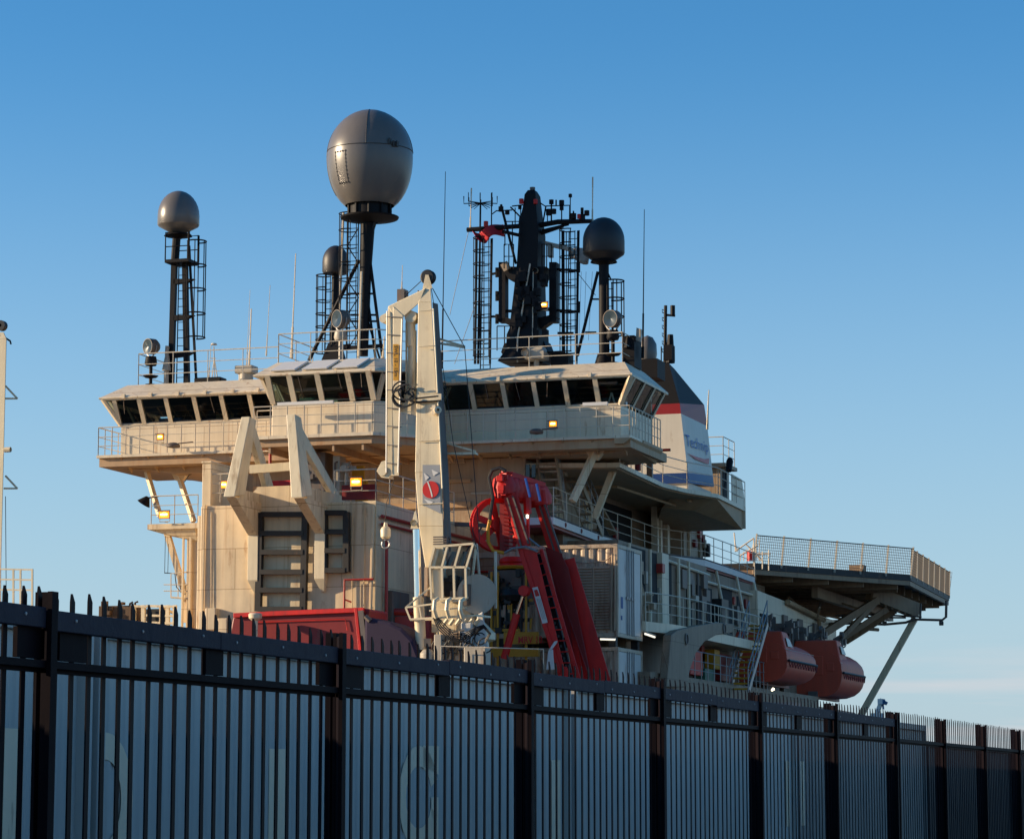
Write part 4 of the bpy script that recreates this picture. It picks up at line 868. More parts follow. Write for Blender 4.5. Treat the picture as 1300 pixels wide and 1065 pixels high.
# 4: starboard dark dome
f = 1.8
base = V(A(764,456,f).x, f, ZR); t = thing('radome_mast','dark bullet-shaped radome on a black pole right of the signal mast','radome',base,G)
cxx = A(766.5,320,f).x; R = (A(794,320,f)-A(739.5,320,f)).length/2*.94; zc = A(766,322,f).z; top = A(766,276.5,f).z
prof = [(.25,A(766,335,f).z-zc),(R*.96,-.05),(R,.02),(R,.45)]+[(R*math.cos(math.pi/2*k/9), .45+(top-zc-.45)*math.sin(math.pi/2*k/9)) for k in range(1,10)]
m = MB(); m.lathe((cxx,f,zc),prof,36); m.build('dome','domed',t)
m = MB(); m.lathe((cxx,f,A(766,334,f).z),[(.5,.02),(.45,.08),(.15,-.1)],16); m.tube([V(cxx,f,zc-.3),V(cxx,f,ZR)],[.19,.2],12); m.lathe((cxx,f,ZR),[(.4,0),(.25,.5)],12); m.build('pole','black',t)
m = MB(); m.tube([A(759,345,f),A(733,452,f)],.06,6); m.tube([A(743,422,f),A(757,422,f)],.035,5); m.tube([A(752,380,f),A(760,380,f)],.035,5); m.tube([A(771,345,f),A(776,356,f)],.03,4); m.build('stay','black',t)
m = MB(); ladder(m, V(A(773,455,f).x,f,ZR), V(A(773,356,f).x,f,A(773,356,f).z), .32); cage(m, V(A(780,400,f).x,f,0), A(780,425,f).z, A(780,357,f).z, .36, 3, .022, (-1,0)); m.build('ladder_cage','black',t)
# signal mast
f = 2.0
t = thing('signal_mast','tall black signal mast with yardarm, antennas and caged ladders','mast',V(A(672,458,f).x,f,ZR))
m = MB()
def col(y, x0, x1, d=.45): a,b = A(x0,y,f),A(x1,y,f); return [V(a.x,f-d,a.z),V(b.x,f-d,a.z),V(b.x,f+d,a.z),V(a.x,f+d,a.z)]
secs = [col(462,640,690,.8),col(447,650,690,.7),col(428,650,690,.65),col(420,653,688,.6),col(342,661,687,.5),col(300,663,688,.45),col(283,664,686,.42),col(262,668,684,.35),col(249,669,683,.3),col(243,672,680,.2)]
for a,b in zip(secs[:-1],secs[1:]): m.hex(a,b)
m.build('column','black',t)
m = MB()
m.prism([A(636,447,f),A(640,436,f),A(655,432,f),A(690,432,f),A(696,447,f),A(688,462,f),A(645,462,f)],(0,.9,0)); m.build('base_platform','black',t)
m = MB()
for lx_,rx_ in ((635,643.5),(699,708)):
    a = [A(lx_,334,f),A(rx_,334,f),A(rx_,410,f),A(lx_,410,f)]; m.hex([p+V(0,-.2,0) for p in a],[p+V(0,.2,0) for p in a])
m.hex([p+V(0,-.4,0) for p in (A(639,341,f),A(697,341,f),A(690,357,f),A(650,357,f))],[p+V(0,.5,0) for p in (A(639,341,f),A(697,341,f),A(690,357,f),A(650,357,f))])
m.hex([p+V(0,-.2,0) for p in (A(634,407,f),A(645,404,f),A(662,410,f),A(656,418,f))],[p+V(0,.2,0) for p in (A(634,407,f),A(645,404,f),A(662,410,f),A(656,418,f))])
m.hex([p+V(0,-.2,0) for p in (A(709,404,f),A(700,401,f),A(680,406,f),A(686,420,f))],[p+V(0,.2,0) for p in (A(709,404,f),A(700,401,f),A(680,406,f),A(686,420,f))])
m.beam(A(643,395,f),A(660,395,f),.1,.1); m.beam(A(684,392,f),A(700,393,f),.15,.12); m.build('side_frame','black',t)
m = MB()
m.tube([A(594,305.5,f)*0+A(593,292,f),A(664,287,f)],.09,8); m.tube([A(686,286,f),A(708,282,f),A(751,281,f)],[.1,.1,.08],8)
m.tube([A(638,294,f),A(664,300,f)],.07,6); m.tube([A(686,297,f),A(715,287,f)],.07,6); m.tube([A(688,293,f),A(722,285,f)],.05,6)
m.build('yardarm','black',t)
m = MB(); m.tube([A(636,260,f),A(655,335,f)],.05,6); m.tube([A(624,289,f),A(624,245,f)],.025,5); m.tube([A(625,272,f),A(630,268,f),A(650,267,f)],.025,5)
m.tube([A(650,262,f),A(668,260,f)],.025,4); m.tube([A(648,263,f),A(660,275,f),A(659,285,f)],.03,4)
m.tube([A(686,258,f),A(692,262,f),A(723,261,f),A(723,281,f)],.025,5); m.tube([A(693,262,f),A(689,285,f)],.03,4)
for x,y0,y1,r in ((700,256,282,.03),(713,255,281,.025),(706,254,262,.03),(724,246,280,.02),(728,268,282,.03),(695,268,283,.02),(654,264,285,.02),(661,262,285,.02)): m.tube([A(x,y0,f),A(x,y1,f)],r,5)
for x,y,r in ((700,257,.09),(713,258,.1),(713,265,.08),(697,270,.12),(703,269,.1),(724,249,.07),(728,275,.11),(739,277,.12),(644,270,.09),(636,266,.1),(745,271,.1),(660,264,.07)): m.lathe(A(x,y,f)-V(0,0,r),[(0,0),(r,.02),(r,2*r),(0,2*r+.02)],8)
m.tube([A(739,280,f),A(739,264,f)],.06,6); m.tube([A(739,274,f),A(748,270,f)],.03,4)
m.build('antenna_cluster','black',t)
# direction finder crown on left
m = MB(); p = A(610,258,f); m.tube([p,A(609,330,f),A(607,462,f)],[.035,.04,.05],6)
for k in range(8):
    a = 2*math.pi*k/8+.3; e = p+V(math.cos(a)*.62,math.sin(a)*.62,-.02); m.tube([p,e,e+V(0,0,.33 if k%2 else .28)],.02,4); m.tube([p+V(0,0,-.02),p+V(math.cos(a)*.35,math.sin(a)*.35,-.18)],.015,4)
m.build('direction_finder','black',t)
for cxp, xr_, z0y, z1y in ((612,625,462,303),(722,708,458,293)):
    m = MB(); m.tube([A(cxp-7,z1y,f+.1),A(cxp-9 if cxp<650 else cxp-6,z0y,f+.1)],.05,6); m.tube([A(cxp+12,z1y,f),A(cxp+10,z0y,f)],.045,6)
    ladder(m, V(A(cxp+5,z0y,f).x,f-.1,ZR), A(cxp+7,z1y,f), .38); cage(m, V(A(cxp+1,z0y,f).x,f-.1,0), A(cxp,z0y-10,f).z, A(cxp,z1y,f).z, .33, 9, .018, (1,0)); m.build('caged_ladder','black',t)
m = MB()
for y in (346,376,405): m.tube([A(631,y-6,f),A(631,y+6,f)],.07,6); m.tube([A(631,y-3,f),A(637,y-3,f)],.03,4)
for (a,b) in ((( 625,348),(640,345)),((622,402),(640,402)),((706,342),(736,344)),((708,394),(736,396)),((708,423),(728,423))): m.beam(A(*a,f),A(*b,f),.08,.08)
for y in (338,388): m.tube([A(734,y-5,f),A(734,y+8,f)],.08,6)
m.build('navigation_light','black',t)
m = MB(); m.lathe(A(676,241.5,f)-V(0,0,.1),[(0,0),(.1,0),(.1,.2),(0,.22)],10); m.build('top_lantern','grey',t)
m = MB(); m.lathe(A(666,257.5,f)-V(0,.4,.12),[(0,0),(.09,0),(.09,.18),(0,.2)],8); m.lathe(A(684,257.5,f)-V(0,.4,.12),[(0,0),(.08,0),(.08,.16),(0,.18)],8); m.lathe(A(736,275,f)-V(0,.1,.1),[(0,0),(.07,0),(.07,.16),(0,.18)],8); m.lathe(A(618,284,f)-V(0,.1,.14),[(0,0),(.09,0),(.09,.2),(0,.22)],8); m.build('red_lantern','lampr',t)
m = MB(); a = [A(644,290,f)]; m.prism([A(692,306,f),A(725,314,f),A(725,319,f),A(692,311,f)],(0,.3,0)); m.box(A(695,312,f).x,A(700,312,f).x,f,f+.3,A(695,326,f).z,A(695,312,f).z); m.build('radar_scanner','greyl',t)
m = MB(); m.tube([A(673,335,f-.6),A(657,430,f-.7),A(657,460,f-.7)],.03,5); m.tube([A(677,345,f-.55),A(676,430,f-.7)],.02,5); m.build('conduit','railp',t)
m = MB(); m.beam(A(638,341,f-.5),A(646,336,f-.5),.1,.3); m.lathe(A(680,344,f-.5),[(.0,0),(.12,0),(.1,.1)],8,axis=(0,-1,0)); m.build('platform_bracket','cream2',t)
m = MB()
for (x0_,x1_,yb) in ((640,652,341),(631,650,445),(641,660,312),(688,700,341)):
    for h_ in (.45,.9): m.tube([A(x0_,yb,1.4)+V(0,0,h_),A(x1_,yb,1.4)+V(0,0,h_),A(x1_,yb,2.6)+V(0,0,h_)],.022,4)
    for xx in (x0_,(x0_+x1_)/2,x1_): m.tube([A(xx,yb,1.4),A(xx,yb,1.4)+V(0,0,.9)],.022,4)
m.build('platform_railing','black',t); m = MB()
for k in range(22): c_=A(random.uniform(655,694),random.uniform(345,425),1.35); a_=random.uniform(.05,.16); m.box(c_.x-a_,c_.x+a_,c_.y-.1,c_.y+.15,c_.z-a_*1.4,c_.z+a_)
m.build('column_fittings','black',t)
# pale unit at mast foot
m = MB(); a,b = A(666,448,.9),A(690,448,.9); m.box(a.x,b.x,.9,1.6,A(680,455,.9).z,A(680,446,.9).z); m.hex([V(a.x,.9,a.z),V(b.x,.9,a.z),V(b.x,1.6,a.z),V(a.x,1.6,a.z)],[V(a.x+.1,1,A(680,439,.9).z),V(b.x-.1,1,A(680,439,.9).z),V(b.x-.1,1.5,A(680,439,.9).z),V(a.x+.1,1.5,A(680,439,.9).z)])
m.lathe(A(667,448,.85),[(0,0),(.14,0),(.14,.1)],10,axis=(0,-1,0)); m.tube([V((a.x+b.x)/2,1.2,ZR),V((a.x+b.x)/2,1.2,a.z)],.1,8); o=m.build('camera_unit','greyl',None,V((a.x+b.x)/2,1.2,ZR)); tag(o,'pale grey camera housing in front of the signal mast foot','camera')
m = MB(); m.box(A(700,452,1.6).x,A(722,452,1.6).x,1.5,2.2,ZR,A(700,449,1.6).z); m.box(A(695,449,1.6).x,A(718,449,1.6).x,1.4,1.5,A(700,450,1.6).z,A(700,448,1.6).z+.03); m.build('life_raft_rack','black',SH)
m = MB(); m.box(A(246,486,1.4).x,A(280,486,1.4).x,1.4,2.0,ZR,ZR+.28); m.build('low_black_case','black',SH,bevel=.04)
# flags
m = MB(); pts = []; nx, nz = 14, 5; a0,a1 = A(639,285,1.9),A(639,300,1.9); b0,b1_ = A(598,293,1.9),A(606,305,1.9)
for i in range(nx+1):
    for j in range(nz+1):
        u = i/nx; w = j/nz; p = a0.lerp(a1,w).lerp(b0.lerp(b1_,w),u); p = p+V(0,.16*math.sin(u*9+w),.12*math.sin(u*6.5)*(.4+u)); pts.append(p)
m.add(pts,[(i*(nz+1)+j,(i+1)*(nz+1)+j,(i+1)*(nz+1)+j+1,i*(nz+1)+j+1) for i in range(nx) for j in range(nz)],True)
o = m.build('ensign_flag','flag',None,A(639,300,1.9)); o.modifiers.new('s','SOLIDIFY').thickness=.01; tag(o,'ragged red flag flying from the left yardarm of the signal mast','flag')
m = MB(); pts=[]; a0,a1 = A(722,316,3),A(722,328,3); b0,b1_ = A(748,313,3),A(746,336,3)
for i in range(9):
    for j in range(5): u=i/8; w=j/4; pts.append(a0.lerp(a1,w).lerp(b0.lerp(b1_,w),u)+V(0,.15*math.sin(u*8+w),.05*math.sin(u*7)))
m.add(pts,[(i*5+j,(i+1)*5+j,(i+1)*5+j+1,i*5+j+1) for i in range(8) for j in range(4)],True)
o = m.build('pale_flag','flagp',None,A(722,328,3)); o.modifiers.new('s','SOLIDIFY').thickness=.01; tag(o,'pale flag partly behind the dark right-hand radome','flag')
# whip antennas and stays
WG = 'whip antennas'
def whip(a, b, f, r0, r1, lab, mat='white', base=None):
    p,q = A(*a,f),A(*b,f); m = MB(); k = p.lerp(q,.3); m.tube([p,k,k,q],[r0*1.6,r0*1.6,r0,r1],6)
    m.tube([p,p.lerp(q,.08)],r0*2.4,6); o = m.build('whip_antenna',mat,None,p); tag(o,lab,'antenna',WG)
whip((370,455),(375.5,322),1.5,.028,.02,'tall white whip antenna at the left end of the bay roof rail')
whip((316,470),(319,392),1.5,.03,.025,'thick white antenna above the pale box on the left wing roof')
whip((313,468),(317.5,368),1.8,.012,.008,'thin pale whip antenna behind the thick one on the left wing','railp')
whip((338,452),(343,362),1.8,.014,.01,'thin whip antenna left of the bay roof','railp')
whip((265,480),(268,437),1.5,.016,.012,'short thin aerial on the left wing beside the small weather mast','railp')
whip((486,455),(488,427),-1,.03,.025,'short white stub antenna beside the right leg of the largest radome mast')
whip((561,468),(565.5,218),1.5,.02,.012,'very tall thin dark whip antenna right of the cream crane','black')
whip((816,455),(818,266),2.5,.022,.012,'very tall thin dark whip antenna right of the dark bullet radome','black')
whip((752,283),(752.5,225),2.2,.02,.03,'white stick antenna at the right end of the yardarm')
whip((597,291),(598.5,239),2.0,.018,.028,'white stick antenna at the left end of the yardarm')
whip((510,367),(511,337),-12,.014,.012,'short thin aerial standing on the crane knuckle','railp')
m = MB()
for a,b,f in (((595,293),(571,400),2),((605,382),(577,462),2),((732,345),(756,375),2)): m.tube([A(*a,f),A(*b,f)],.012,4)
for x0,x1 in ((738,735),(744,741),(752,747)): m.tube([A(x0,345,2.2),A(x1,432,2.2)],.008,3)
rg = thing('rigging','thin wire stays hanging around the signal mast','rigging',A(577,462,2)); m.build('stay_wire','steel',rg)
m = MB(); p=A(273,486,1.5); m.tube([V(p.x,1.5,ZR),A(271.5,440,1.5)],.02,5); m.lathe(A(271.5,438,1.5),[(0,0),(.13,.0),(.1,.06),(0,.07)],10); m.tube([A(268,455,1.5),A(274,455,1.5)],.02,4); m.tube([A(269,480,1.5),A(272,455,1.5)],.02,4); m.tube([A(276,480,1.5),A(272,455,1.5)],.02,4)
o = m.build('weather_mast','railp',None,V(p.x,1.5,ZR)); tag(o,'small weather sensor mast on the left bridge wing roof','mast')
m = MB(); a=A(311,470,1.3); m.box(A(300,470,1.3).x,A(323,470,1.3).x,1.1,1.7,A(300,475,1.3).z,A(300,465,1.3).z); m.lathe(V(a.x,1.4,ZR),[(.28,0),(.28,.35)],14); o=m.build('satellite_compass','greyl',None,V(a.x,1.4,ZR),bevel=.05); tag(o,'pale box-shaped unit on a round foot on the left wing roof','antenna')
# searchlights
def searchlight(px, py, r, f, foot, lab, yaw=0, lab2=None):
    c = A(px,py,f); d = Vector((math.sin(yaw),-math.cos(yaw),-.05)).normalized()
    t = thing('searchlight', lab, 'searchlight', V(c.x,f,ZR), 'searchlights on the bridge roof')
    m = MB(); m.lathe(c-d*.3,[(.0,0),(r*.6,.0),(r*.98,.15),(r,.3),(r,.48),(r*.92,.48)],22,axis=d); m.build('drum','grey',t)
    m = MB(); m.lathe(c,[(0,.14),(r*.5,.16),(r*.93,.17)],22,axis=d); m.build('lens','lens',t)
    m = MB(); pts=[c+V(r*1.12*math.cos(a)*math.cos(yaw),r*1.12*math.cos(a)*math.sin(yaw),r*1.3*math.sin(a)) for a in [math.pi+math.pi*k/12 for k in range(13)]]; m.tube(pts,.025,5); m.build('yoke','steel',t)
    m = MB(); zt = c.z-r*1.3; m.lathe(V(c.x,f,zt-.35),[(.0,0),(.2,0),(.24,.1),(.2,.35),(0,.35)],12); m.tube([V(c.x,f,zt-.3),V(c.x,f,ZR)],.07,8)
    if foot: m.lathe(V(c.x,f,ZR+.3),[(0,0),(.22,.03),(.3,.1),(0,.12)],12)
    m.lathe(V(c.x,f,ZR),[(.25,0),(.2,.08),(0,.1)],12); m.build('pedestal','black' if foot else 'greyl',t)
searchlight(192,440,.30,1.2,True,'round searchlight at the left end of the left bridge wing roof',-.5)
searchlight(432.5,405,.33,-2.2,False,'round searchlight in front of the tall egg-shaped radome mast',-.6)
searchlight(778,405,.32,1.2,True,'round searchlight below the dark right-hand radome',-.35)
m = MB(); c=A(211,485,1.4); m.tube([V(c.x,1.4,ZR),V(c.x,1.4,ZR+.7)],.1,8); m.tube([V(c.x,1.4,ZR+.6),V(c.x+.02,1.4,ZR+1.2)],[.18,.08],8); m.tube([V(c.x,1.4,ZR+1.2),V(c.x+.02,1.4,ZR+1.55)],.08,8); o=m.build('fog_horn','greyl',None,V(c.x,1.4,ZR)); tag(o,'pale upright horn between the searchlight and the left radome mast','horn')
# lit floodlights
def flood(px, py, f, lab, w=.26, h=.2, mat='lamp', R=None):
    c = A(px,py,f) if R is None else S(px,py,R)
    t = thing('floodlight', lab, 'floodlight', c-V(0,0,h), 'lit amber floodlights on the ship')
    m = MB(); m.hex([c+V(-w/2-.03,0,-h/2-.03),c+V(w/2+.03,0,-h/2-.03),c+V(w/2+.03,0,h/2+.03),c+V(-w/2-.03,0,h/2+.03)],[c+V(-w*.35,.16,-h*.3),c+V(w*.35,.16,-h*.3),c+V(w*.35,.16,h*.4),c+V(-w*.35,.16,h*.4)]); m.build('housing','grey',t)
    m = MB(); m.box(c.x-w/2,c.x+w/2,c.y-.012,c.y-.004,c.z-h/2,c.z+h/2); lg = m.build('lamp',mat,t)
    m = MB(); m.lathe(V(c.x,c.y-.02,c.z+.01),[(0,-.01),(h*.30,-.008),(h*.30,.0)],14,axis=(0,-1,0)); m.tube([V(c.x-w*.32,c.y-.03,c.z),V(c.x+w*.32,c.y-.03,c.z)],h*.14,6); sub('bulb',m,'bulb',lg)
    m = MB(); m.hex([c+V(-w/2-.04,0,h/2),c+V(w/2+.04,0,h/2),c+V(w/2+.04,0,h/2+.03),c+V(-w/2-.04,0,h/2+.03)],[c+V(-w/2-.04,-.14,h/2-.03),c+V(w/2+.04,-.14,h/2-.03),c+V(w/2+.04,-.14,h/2),c+V(-w/2-.04,-.14,h/2)]); m.build('visor','grey',t)
    m = MB(); m.tube([c+V(-w*.5,.05,0),c+V(-w*.5,.05,-h),c+V(w*.5,.05,-h),c+V(w*.5,.05,0)],.018,4); m.tube([c+V(0,.05,-h),c+V(0,.3,-h)],.02,4); m.build('bracket','railp',t)
flood(203.5,554.5,-1.0,'small lit amber floodlight on the left bridge wing wall',.24,.2)
flood(208.5,653,-.3,'large lit amber floodlight on the platform below the left wing',.4,.26)
flood(284.5,615,-9.2,'lit amber floodlight behind the left cream brace',.2,.24)
flood(452,611.5,-9.2,'large lit amber floodlight on the deckhouse rail right of the braces',.38,.28)
flood(702,538,-1.0,'small lit amber floodlight on the starboard bridge wall',.26,.2)
flood(690.5,387,1.3,'lit orange floodlight halfway up the signal mast',.26,.18)
def downlight(px,py,f,lab):
    c=A(px,py,f); m=MB(); m.lathe(c,[(0,.1),(.14,.08),(.26,0),(.24,-.08),(0,-.12)],12); m.tube([c+V(.2,0,.05),c+V(.75,.1,.1)],.025,5); o=m.build('unlit_lamp','grey',None,c); tag(o,lab,'lamp')
downlight(220,565,-1.3,'unlit round grey lamp on the left wing balcony beside the small lit floodlight')
downlight(681,547.5,-1.3,'unlit round grey lamp on a bracket left of the starboard wall floodlight')
c=A(189,632,.3); m=MB(); m.lathe(c+V(-.1,0,-.05),[(0,.12),(.08,.1),(.27,-.2),(0,-.2)],12,axis=(.55,0,.8)); m.tube([c,c+V(.4,0,.05)],.03,5); o=m.build('unlit_lamp','black',None,c); tag(o,'black cone-shaped lamp sticking out left of the platform below the wing','lamp')
# ================================================================== MAIN CRANE
fc = -12.0
t = thing('deck_crane','tall cream knuckle-boom crane folded upright in front of the bridge','crane',V(A(580,800,fc).x,fc,DK))
C = lambda x,y,df=0: A(x,y,fc+df)
m = MB()
m.hex([C(545,752,-.35),C(564,752,-.35),C(566,752,.35)+V(.1,0,0),C(545,752,.35)],[C(532,668,-.4),C(563,668,-.4),C(563,668,.4),C(532,668,.4)])
m.hex([C(532,668,-.4),C(563,668,-.4),C(563,668,.4),C(532,668,.4)],[C(527,600,-.4),C(560,600,-.4),C(560,600,.45),C(527,600,.45)])
m.hex([C(527,600,-.4),C(560,600,-.4),C(560,600,.45),C(527,600,.45)],[C(531,384,-.3),C(548,384,-.3),C(548,384,.35),C(531,384,.35)])
m.hex([C(531,384,-.3),C(548,384,-.3),C(548,384,.35),C(531,384,.35)],[C(536,368,-.22),C(547,366,-.22),C(547,366,.25),C(536,368,.25)])
BM = m.build('boom','crane',t,bevel=.02)
m = MB()
for y in (395,440,500,560,640): m.tube([C(532,y,-.45),C(548+ (y-384)*.055,y-1,-.45),C(548+(y-384)*.055,y-1,.4)],.02,4)
m.tube([C(550,392,-.42),C(561.5,620,-.42)],.03,5); m.box(C(530,508,-.5).x,C(560,508,-.5).x,fc-.5,fc-.42,C(530,512,0).z,C(530,504,0).z)
sub('strap', m, 'crane', BM)
m = MB(); m.hex([C(549,384,-.28),C(556,386,-.1),C(556,386,.5),C(549,384,.5)],[C(562,600,-.4),C(569.5,600,-.1),C(569.5,600,.6),C(562,600,.6)]); m.hex([C(562,600,-.4),C(569.5,600,-.1),C(569.5,600,.6),C(562,600,.6)],[C(564,690,-.4),C(573,690,-.1),C(573,690,.6),C(564,690,.6)]); sub('cable_guard', m, 'grey', BM)
# emblem panel
m = MB(); y0=-.43
m.add([C(536.5,590,y0),C(558.5,590,y0),C(559.5,652,y0),C(536.5,641,y0)],[(0,1,2,3)]); sub('emblem_panel', m, 'signg', BM)
m = MB(); cc = C(546.8,621.5,-.45); rr=11.2/3606*(87); m.lathe(cc,[(0,.0),(rr,.0),(rr,.012),(0,.012)],28,axis=(0,-1,0)); sub('emblem_disc', m, 'logored', BM)
m = MB(); pts=[cc+V(-rr*.35+rr*.5*math.sin(k/8*1.2)*1.2-rr*.1, -.02, rr*(.95-k/8*1.8)) for k in range(9)]
m.add([p for p in pts]+[p+V(.045,0,0) for p in pts],[(k,k+1,10+k,9+k) for k in range(8)]); sub('emblem_curve', m, 'signw', BM)
m = MB(); m.add([C(538,600,-.45),C(545,606,-.45),C(540,610,-.45)],[(0,1,2)]); m.add([C(548,596,-.45),C(557,600,-.45),C(550,604,-.45)],[(0,1,2)]); m.add([C(538,633,-.45),C(550,637,-.45),C(545,641,-.45)],[(0,1,2)]); sub('emblem_flecks', m, 'signw', BM)
m = MB()
for a,b in (((557,430),(590,440)),((558,436),(590,441)),((565,562),(604,573)),((567,576),(604,575))): m.beam(C(*a,.2),C(*b,.2),.08,.06)
m.beam(C(568,437,.3),C(589,441,.3),.25,.06); m.beam(C(580,577,.3),C(605,576,.3),.3,.06); sub('sheave_arm', m, 'crane', BM)
# jib folded down
m = MB()
m.hex([C(492.5,390,-.25),C(499,389,-.25),C(499,389,.3),C(492.5,390,.3)],[C(491,604,-.2),C(498,604,-.2),C(498,604,.2),C(491,604,.2)])
m.hex([C(499,389,-.3),C(511.5,400,-.3),C(511.5,400,.3),C(499,389,.3)],[C(498,604,-.25),C(506.5,604,-.25),C(506.5,604,.2),C(498,604,.2)])
JB = m.build('jib','crane',t,bevel=.015)
m = MB(); m.hex([C(492.5,389,-.28),C(540,366,-.28),C(540,366,.3),C(492.5,389,.3)],[C(505,409,-.28),C(533,384,-.28),C(533,384,.3),C(505,409,.3)]); m.hex([C(505,409,-.28),C(512,402,-.28),C(512,402,.3),C(505,409,.3)],[C(500,420,-.28),C(511,420,-.28),C(511,420,.3),C(500,420,.3)]); m.build('knuckle','crane',t,bevel=.02)
m = MB()
for y in (402,425,448,472,495,518,541,565,588): m.tube([C(491,y,-.32),C(510,y+1,-.32)],.016,4)
m.tube([C(491.5,395,-.3),C(490.5,600,-.3)],.03,5); m.tube([C(510.5,405,-.33),C(505.5,600,-.33)],.03,5); sub('jib_strap', m, 'steel', JB)
m = MB(); m.add([C(499,437,-.33),C(506,437,-.33),C(506,483,-.33),C(499,483,-.33)],[(0,1,2,3)]); sg = sub('load_sign', m, 'yellow', JB)
u_ = (C(502,480,-.34)-C(502,440,-.34)).normalized(); text_mesh('SWL 10 - 15m', C(500.5,439,-.34), u_, V(1,0,0), .11, width=.98, parent=JB, mat='rubber', name='sign_lettering', thick=-.004, bold=.01)
m = MB(); m.tube([C(521,405,0),C(522,440,0)],.16,10); m.tube([C(524,420,0),C(524,500,0)],.13,10); m.tube([C(516,410,0),C(516,505,0)],.035,6); m.tube([C(519,430,0),C(518.5,505,0)],.03,6); m.tube([C(520,500,0),C(524,520,0)],.2,8); m.lathe(C(521,402,-.2),[(0,0),(.2,0),(.2,.4),(0,.4)],14,axis=(0,1,0)); m.build('knuckle_cylinder','crane',t)
m = MB(); m.hex([C(498,512,-.2),C(530,510,-.2),C(530,510,.2),C(498,512,.2)],[C(506,522,-.2),C(530,528,-.2),C(530,528,.2),C(506,522,.2)]); m.build('link_plate','crane',t)
m = MB()
for k,(cx_,cy_,rx_,ry_) in enumerate(((512,496,14,12),(514,502,15,14),(511,505,13,12),(518,498,12,10))):
    m.tube([C(cx_+rx_*math.cos(a),cy_+ry_*math.sin(a),-.45-.05*k) for a in [math.radians(40+20*j) for j in range(13)]],.03,5)
for k in range(10): x=random.uniform(512,526); y=random.uniform(488,508); m.tube([C(x,y,-.4),C(x+random.uniform(-5,6),y+random.uniform(-5,8),-.45)],.035,5)
m.tube([C(528,506,-.48),C(556,503,-.48),C(562,506,-.2)],.04,5); m.tube([C(528,511,-.48),C(560,508,-.48)],.03,5); m.build('hydraulic_hose','rubber',t)
m = MB(); m.lathe(C(542,351.5,-.12),[(.05,0),(.2,0),(.24,.03),(.2,.12),(.24,.21),(.2,.24),(.05,.24)],22,axis=(0,1,0)); m.build('top_sheave','rubber',t)
m = MB(); m.hex([C(536,369,-.1),C(549,366,-.1),C(549,366,.2),C(536,369,.2)],[C(540,349,-.16),C(544,349,-.16),C(544,349,.2),C(540,349,.2)]); m.build('sheave_bracket','crane',t)
m = MB(); m.prism([C(493,396,-.2),C(483,401,-.2),C(483,408,-.2),C(493,409,-.2)],(0,.4,0)); m.lathe(C(486,405,-.25),[(0,0),(.12,0),(.12,.5)],12,axis=(0,1,0)); m.prism([C(494,583,-.2),C(484,586,-.2),C(478,598,-.2),C(484,606,-.2),C(494,607,-.2)],(0,.4,0)); m.lathe(C(485,598,-.25),[(0,0),(.15,0),(.15,.5)],14,axis=(0,1,0)); m.build('jib_sheave_plate','crane',t)
m = MB(); m.tube([C(540,352,0),C(487,401,0)],.014,4); m.tube([C(549,366,0),C(590,441,0),C(609,690,0)],.014,4); m.tube([C(545,350,0),C(556,420,0),C(575,560,0),C(606,700,0)],.012,4); m.tube([C(500,610,0),C(490,640,0),C(489,661,0)],.012,4); m.build('hoist_wire','rubber',t)
m = MB(); m.box(C(504,380,-.1).x,C(513,380,-.1).x,fc-.1,fc+.3,C(504,386,0).z,C(504,368,0).z)
for x,y in ((515,373),(520,380),(528,375),(531,372)): m.tube([C(x,y+4,0),C(x,y-3,0)],.03,5)
m.build('valve_box','grey',t)
m = MB(); m.lathe(C(549,505,-.6)*0+C(555,521,-.5),[(0,0),(.12,0),(.12,.12),(.05,.14)],12,axis=(.6,-1,0)); m.box(C(549,522,-.45).x,C(553,522,-.45).x,fc-.5,fc-.4,C(550,529,0).z,C(550,517,0).z); m.build('boom_camera','white',t)
# lift cylinder
m = MB(); m.tube([C(528.5,672,-.9),C(530.5,760,-.9)],.115,14); m.build('cylinder_rod','chrome',t)
m = MB(); m.tube([C(531,758,-.9),C(535,825,-.9)],.17,12); m.hex([C(521,671,-.95),C(532,671,-.95),C(532,671,-.7),C(521,671,-.7)],[C(526,650,-.95),C(528,648,-.95),C(528,648,-.7),C(526,650,-.7)]); m.lathe(C(526,664,-1),[(0,0),(.1,0),(.1,.1)],10,axis=(0,-1,0)); m.build('cylinder_barrel','crane',t)
# hook block
hk = thing('hook_block','cream hook block hanging on a wire left of the crane','hook',C(489,695))
m = MB(); m.lathe(C(489.5,684,0),[(0,0),(.1,.0),(.155,.06),(.165,.28),(.13,.36),(.07,.4),(.05,.52),(0,.53)],16); m.build('block','crane',hk)
m = MB(); m.arc(C(490,690.5,0),.13,.035,-60,210,14,axis=(0,1,0),tn=6); m.tube([C(489.5,686,0),C(489.5,684,0)],.05,6); m.build('hook','steel',hk)
# cab
m = MB(); z0=C(582,762,0).z
cb = [(544,720),(547,762),(595,762),(592,720)]
def cabp(x,y,d): return C(x,y,d)
bars = [((552,694),(601,690)),((552,694),(545,720)),((601,690),(592,720)),((568,693),(561,720)),((585,691),(577,720)),((545,720),(592,720)),((546,720),(548,761)),((561,720),(562,761)),((576,720),(577,761)),((591,720),(592,759)),((548,761),(592,759))]
for a,b in bars: m.beam(cabp(*a,-1.1),cabp(*b,-1.1),.065,.065)
m.box(cabp(548,740,-1.1).x,cabp(560,740,-1.1).x,fc-1.04,fc-.98,cabp(582,760,-1.1).z,cabp(582,721,-1.1).z)
m.hex([cabp(546,719,-1.05),cabp(552,719,-1.05),cabp(552,719,-.2),cabp(546,719,-.2)],[cabp(553,696,-1.05),cabp(558,696,-1.05),cabp(558,696,-.2),cabp(553,696,-.2)])
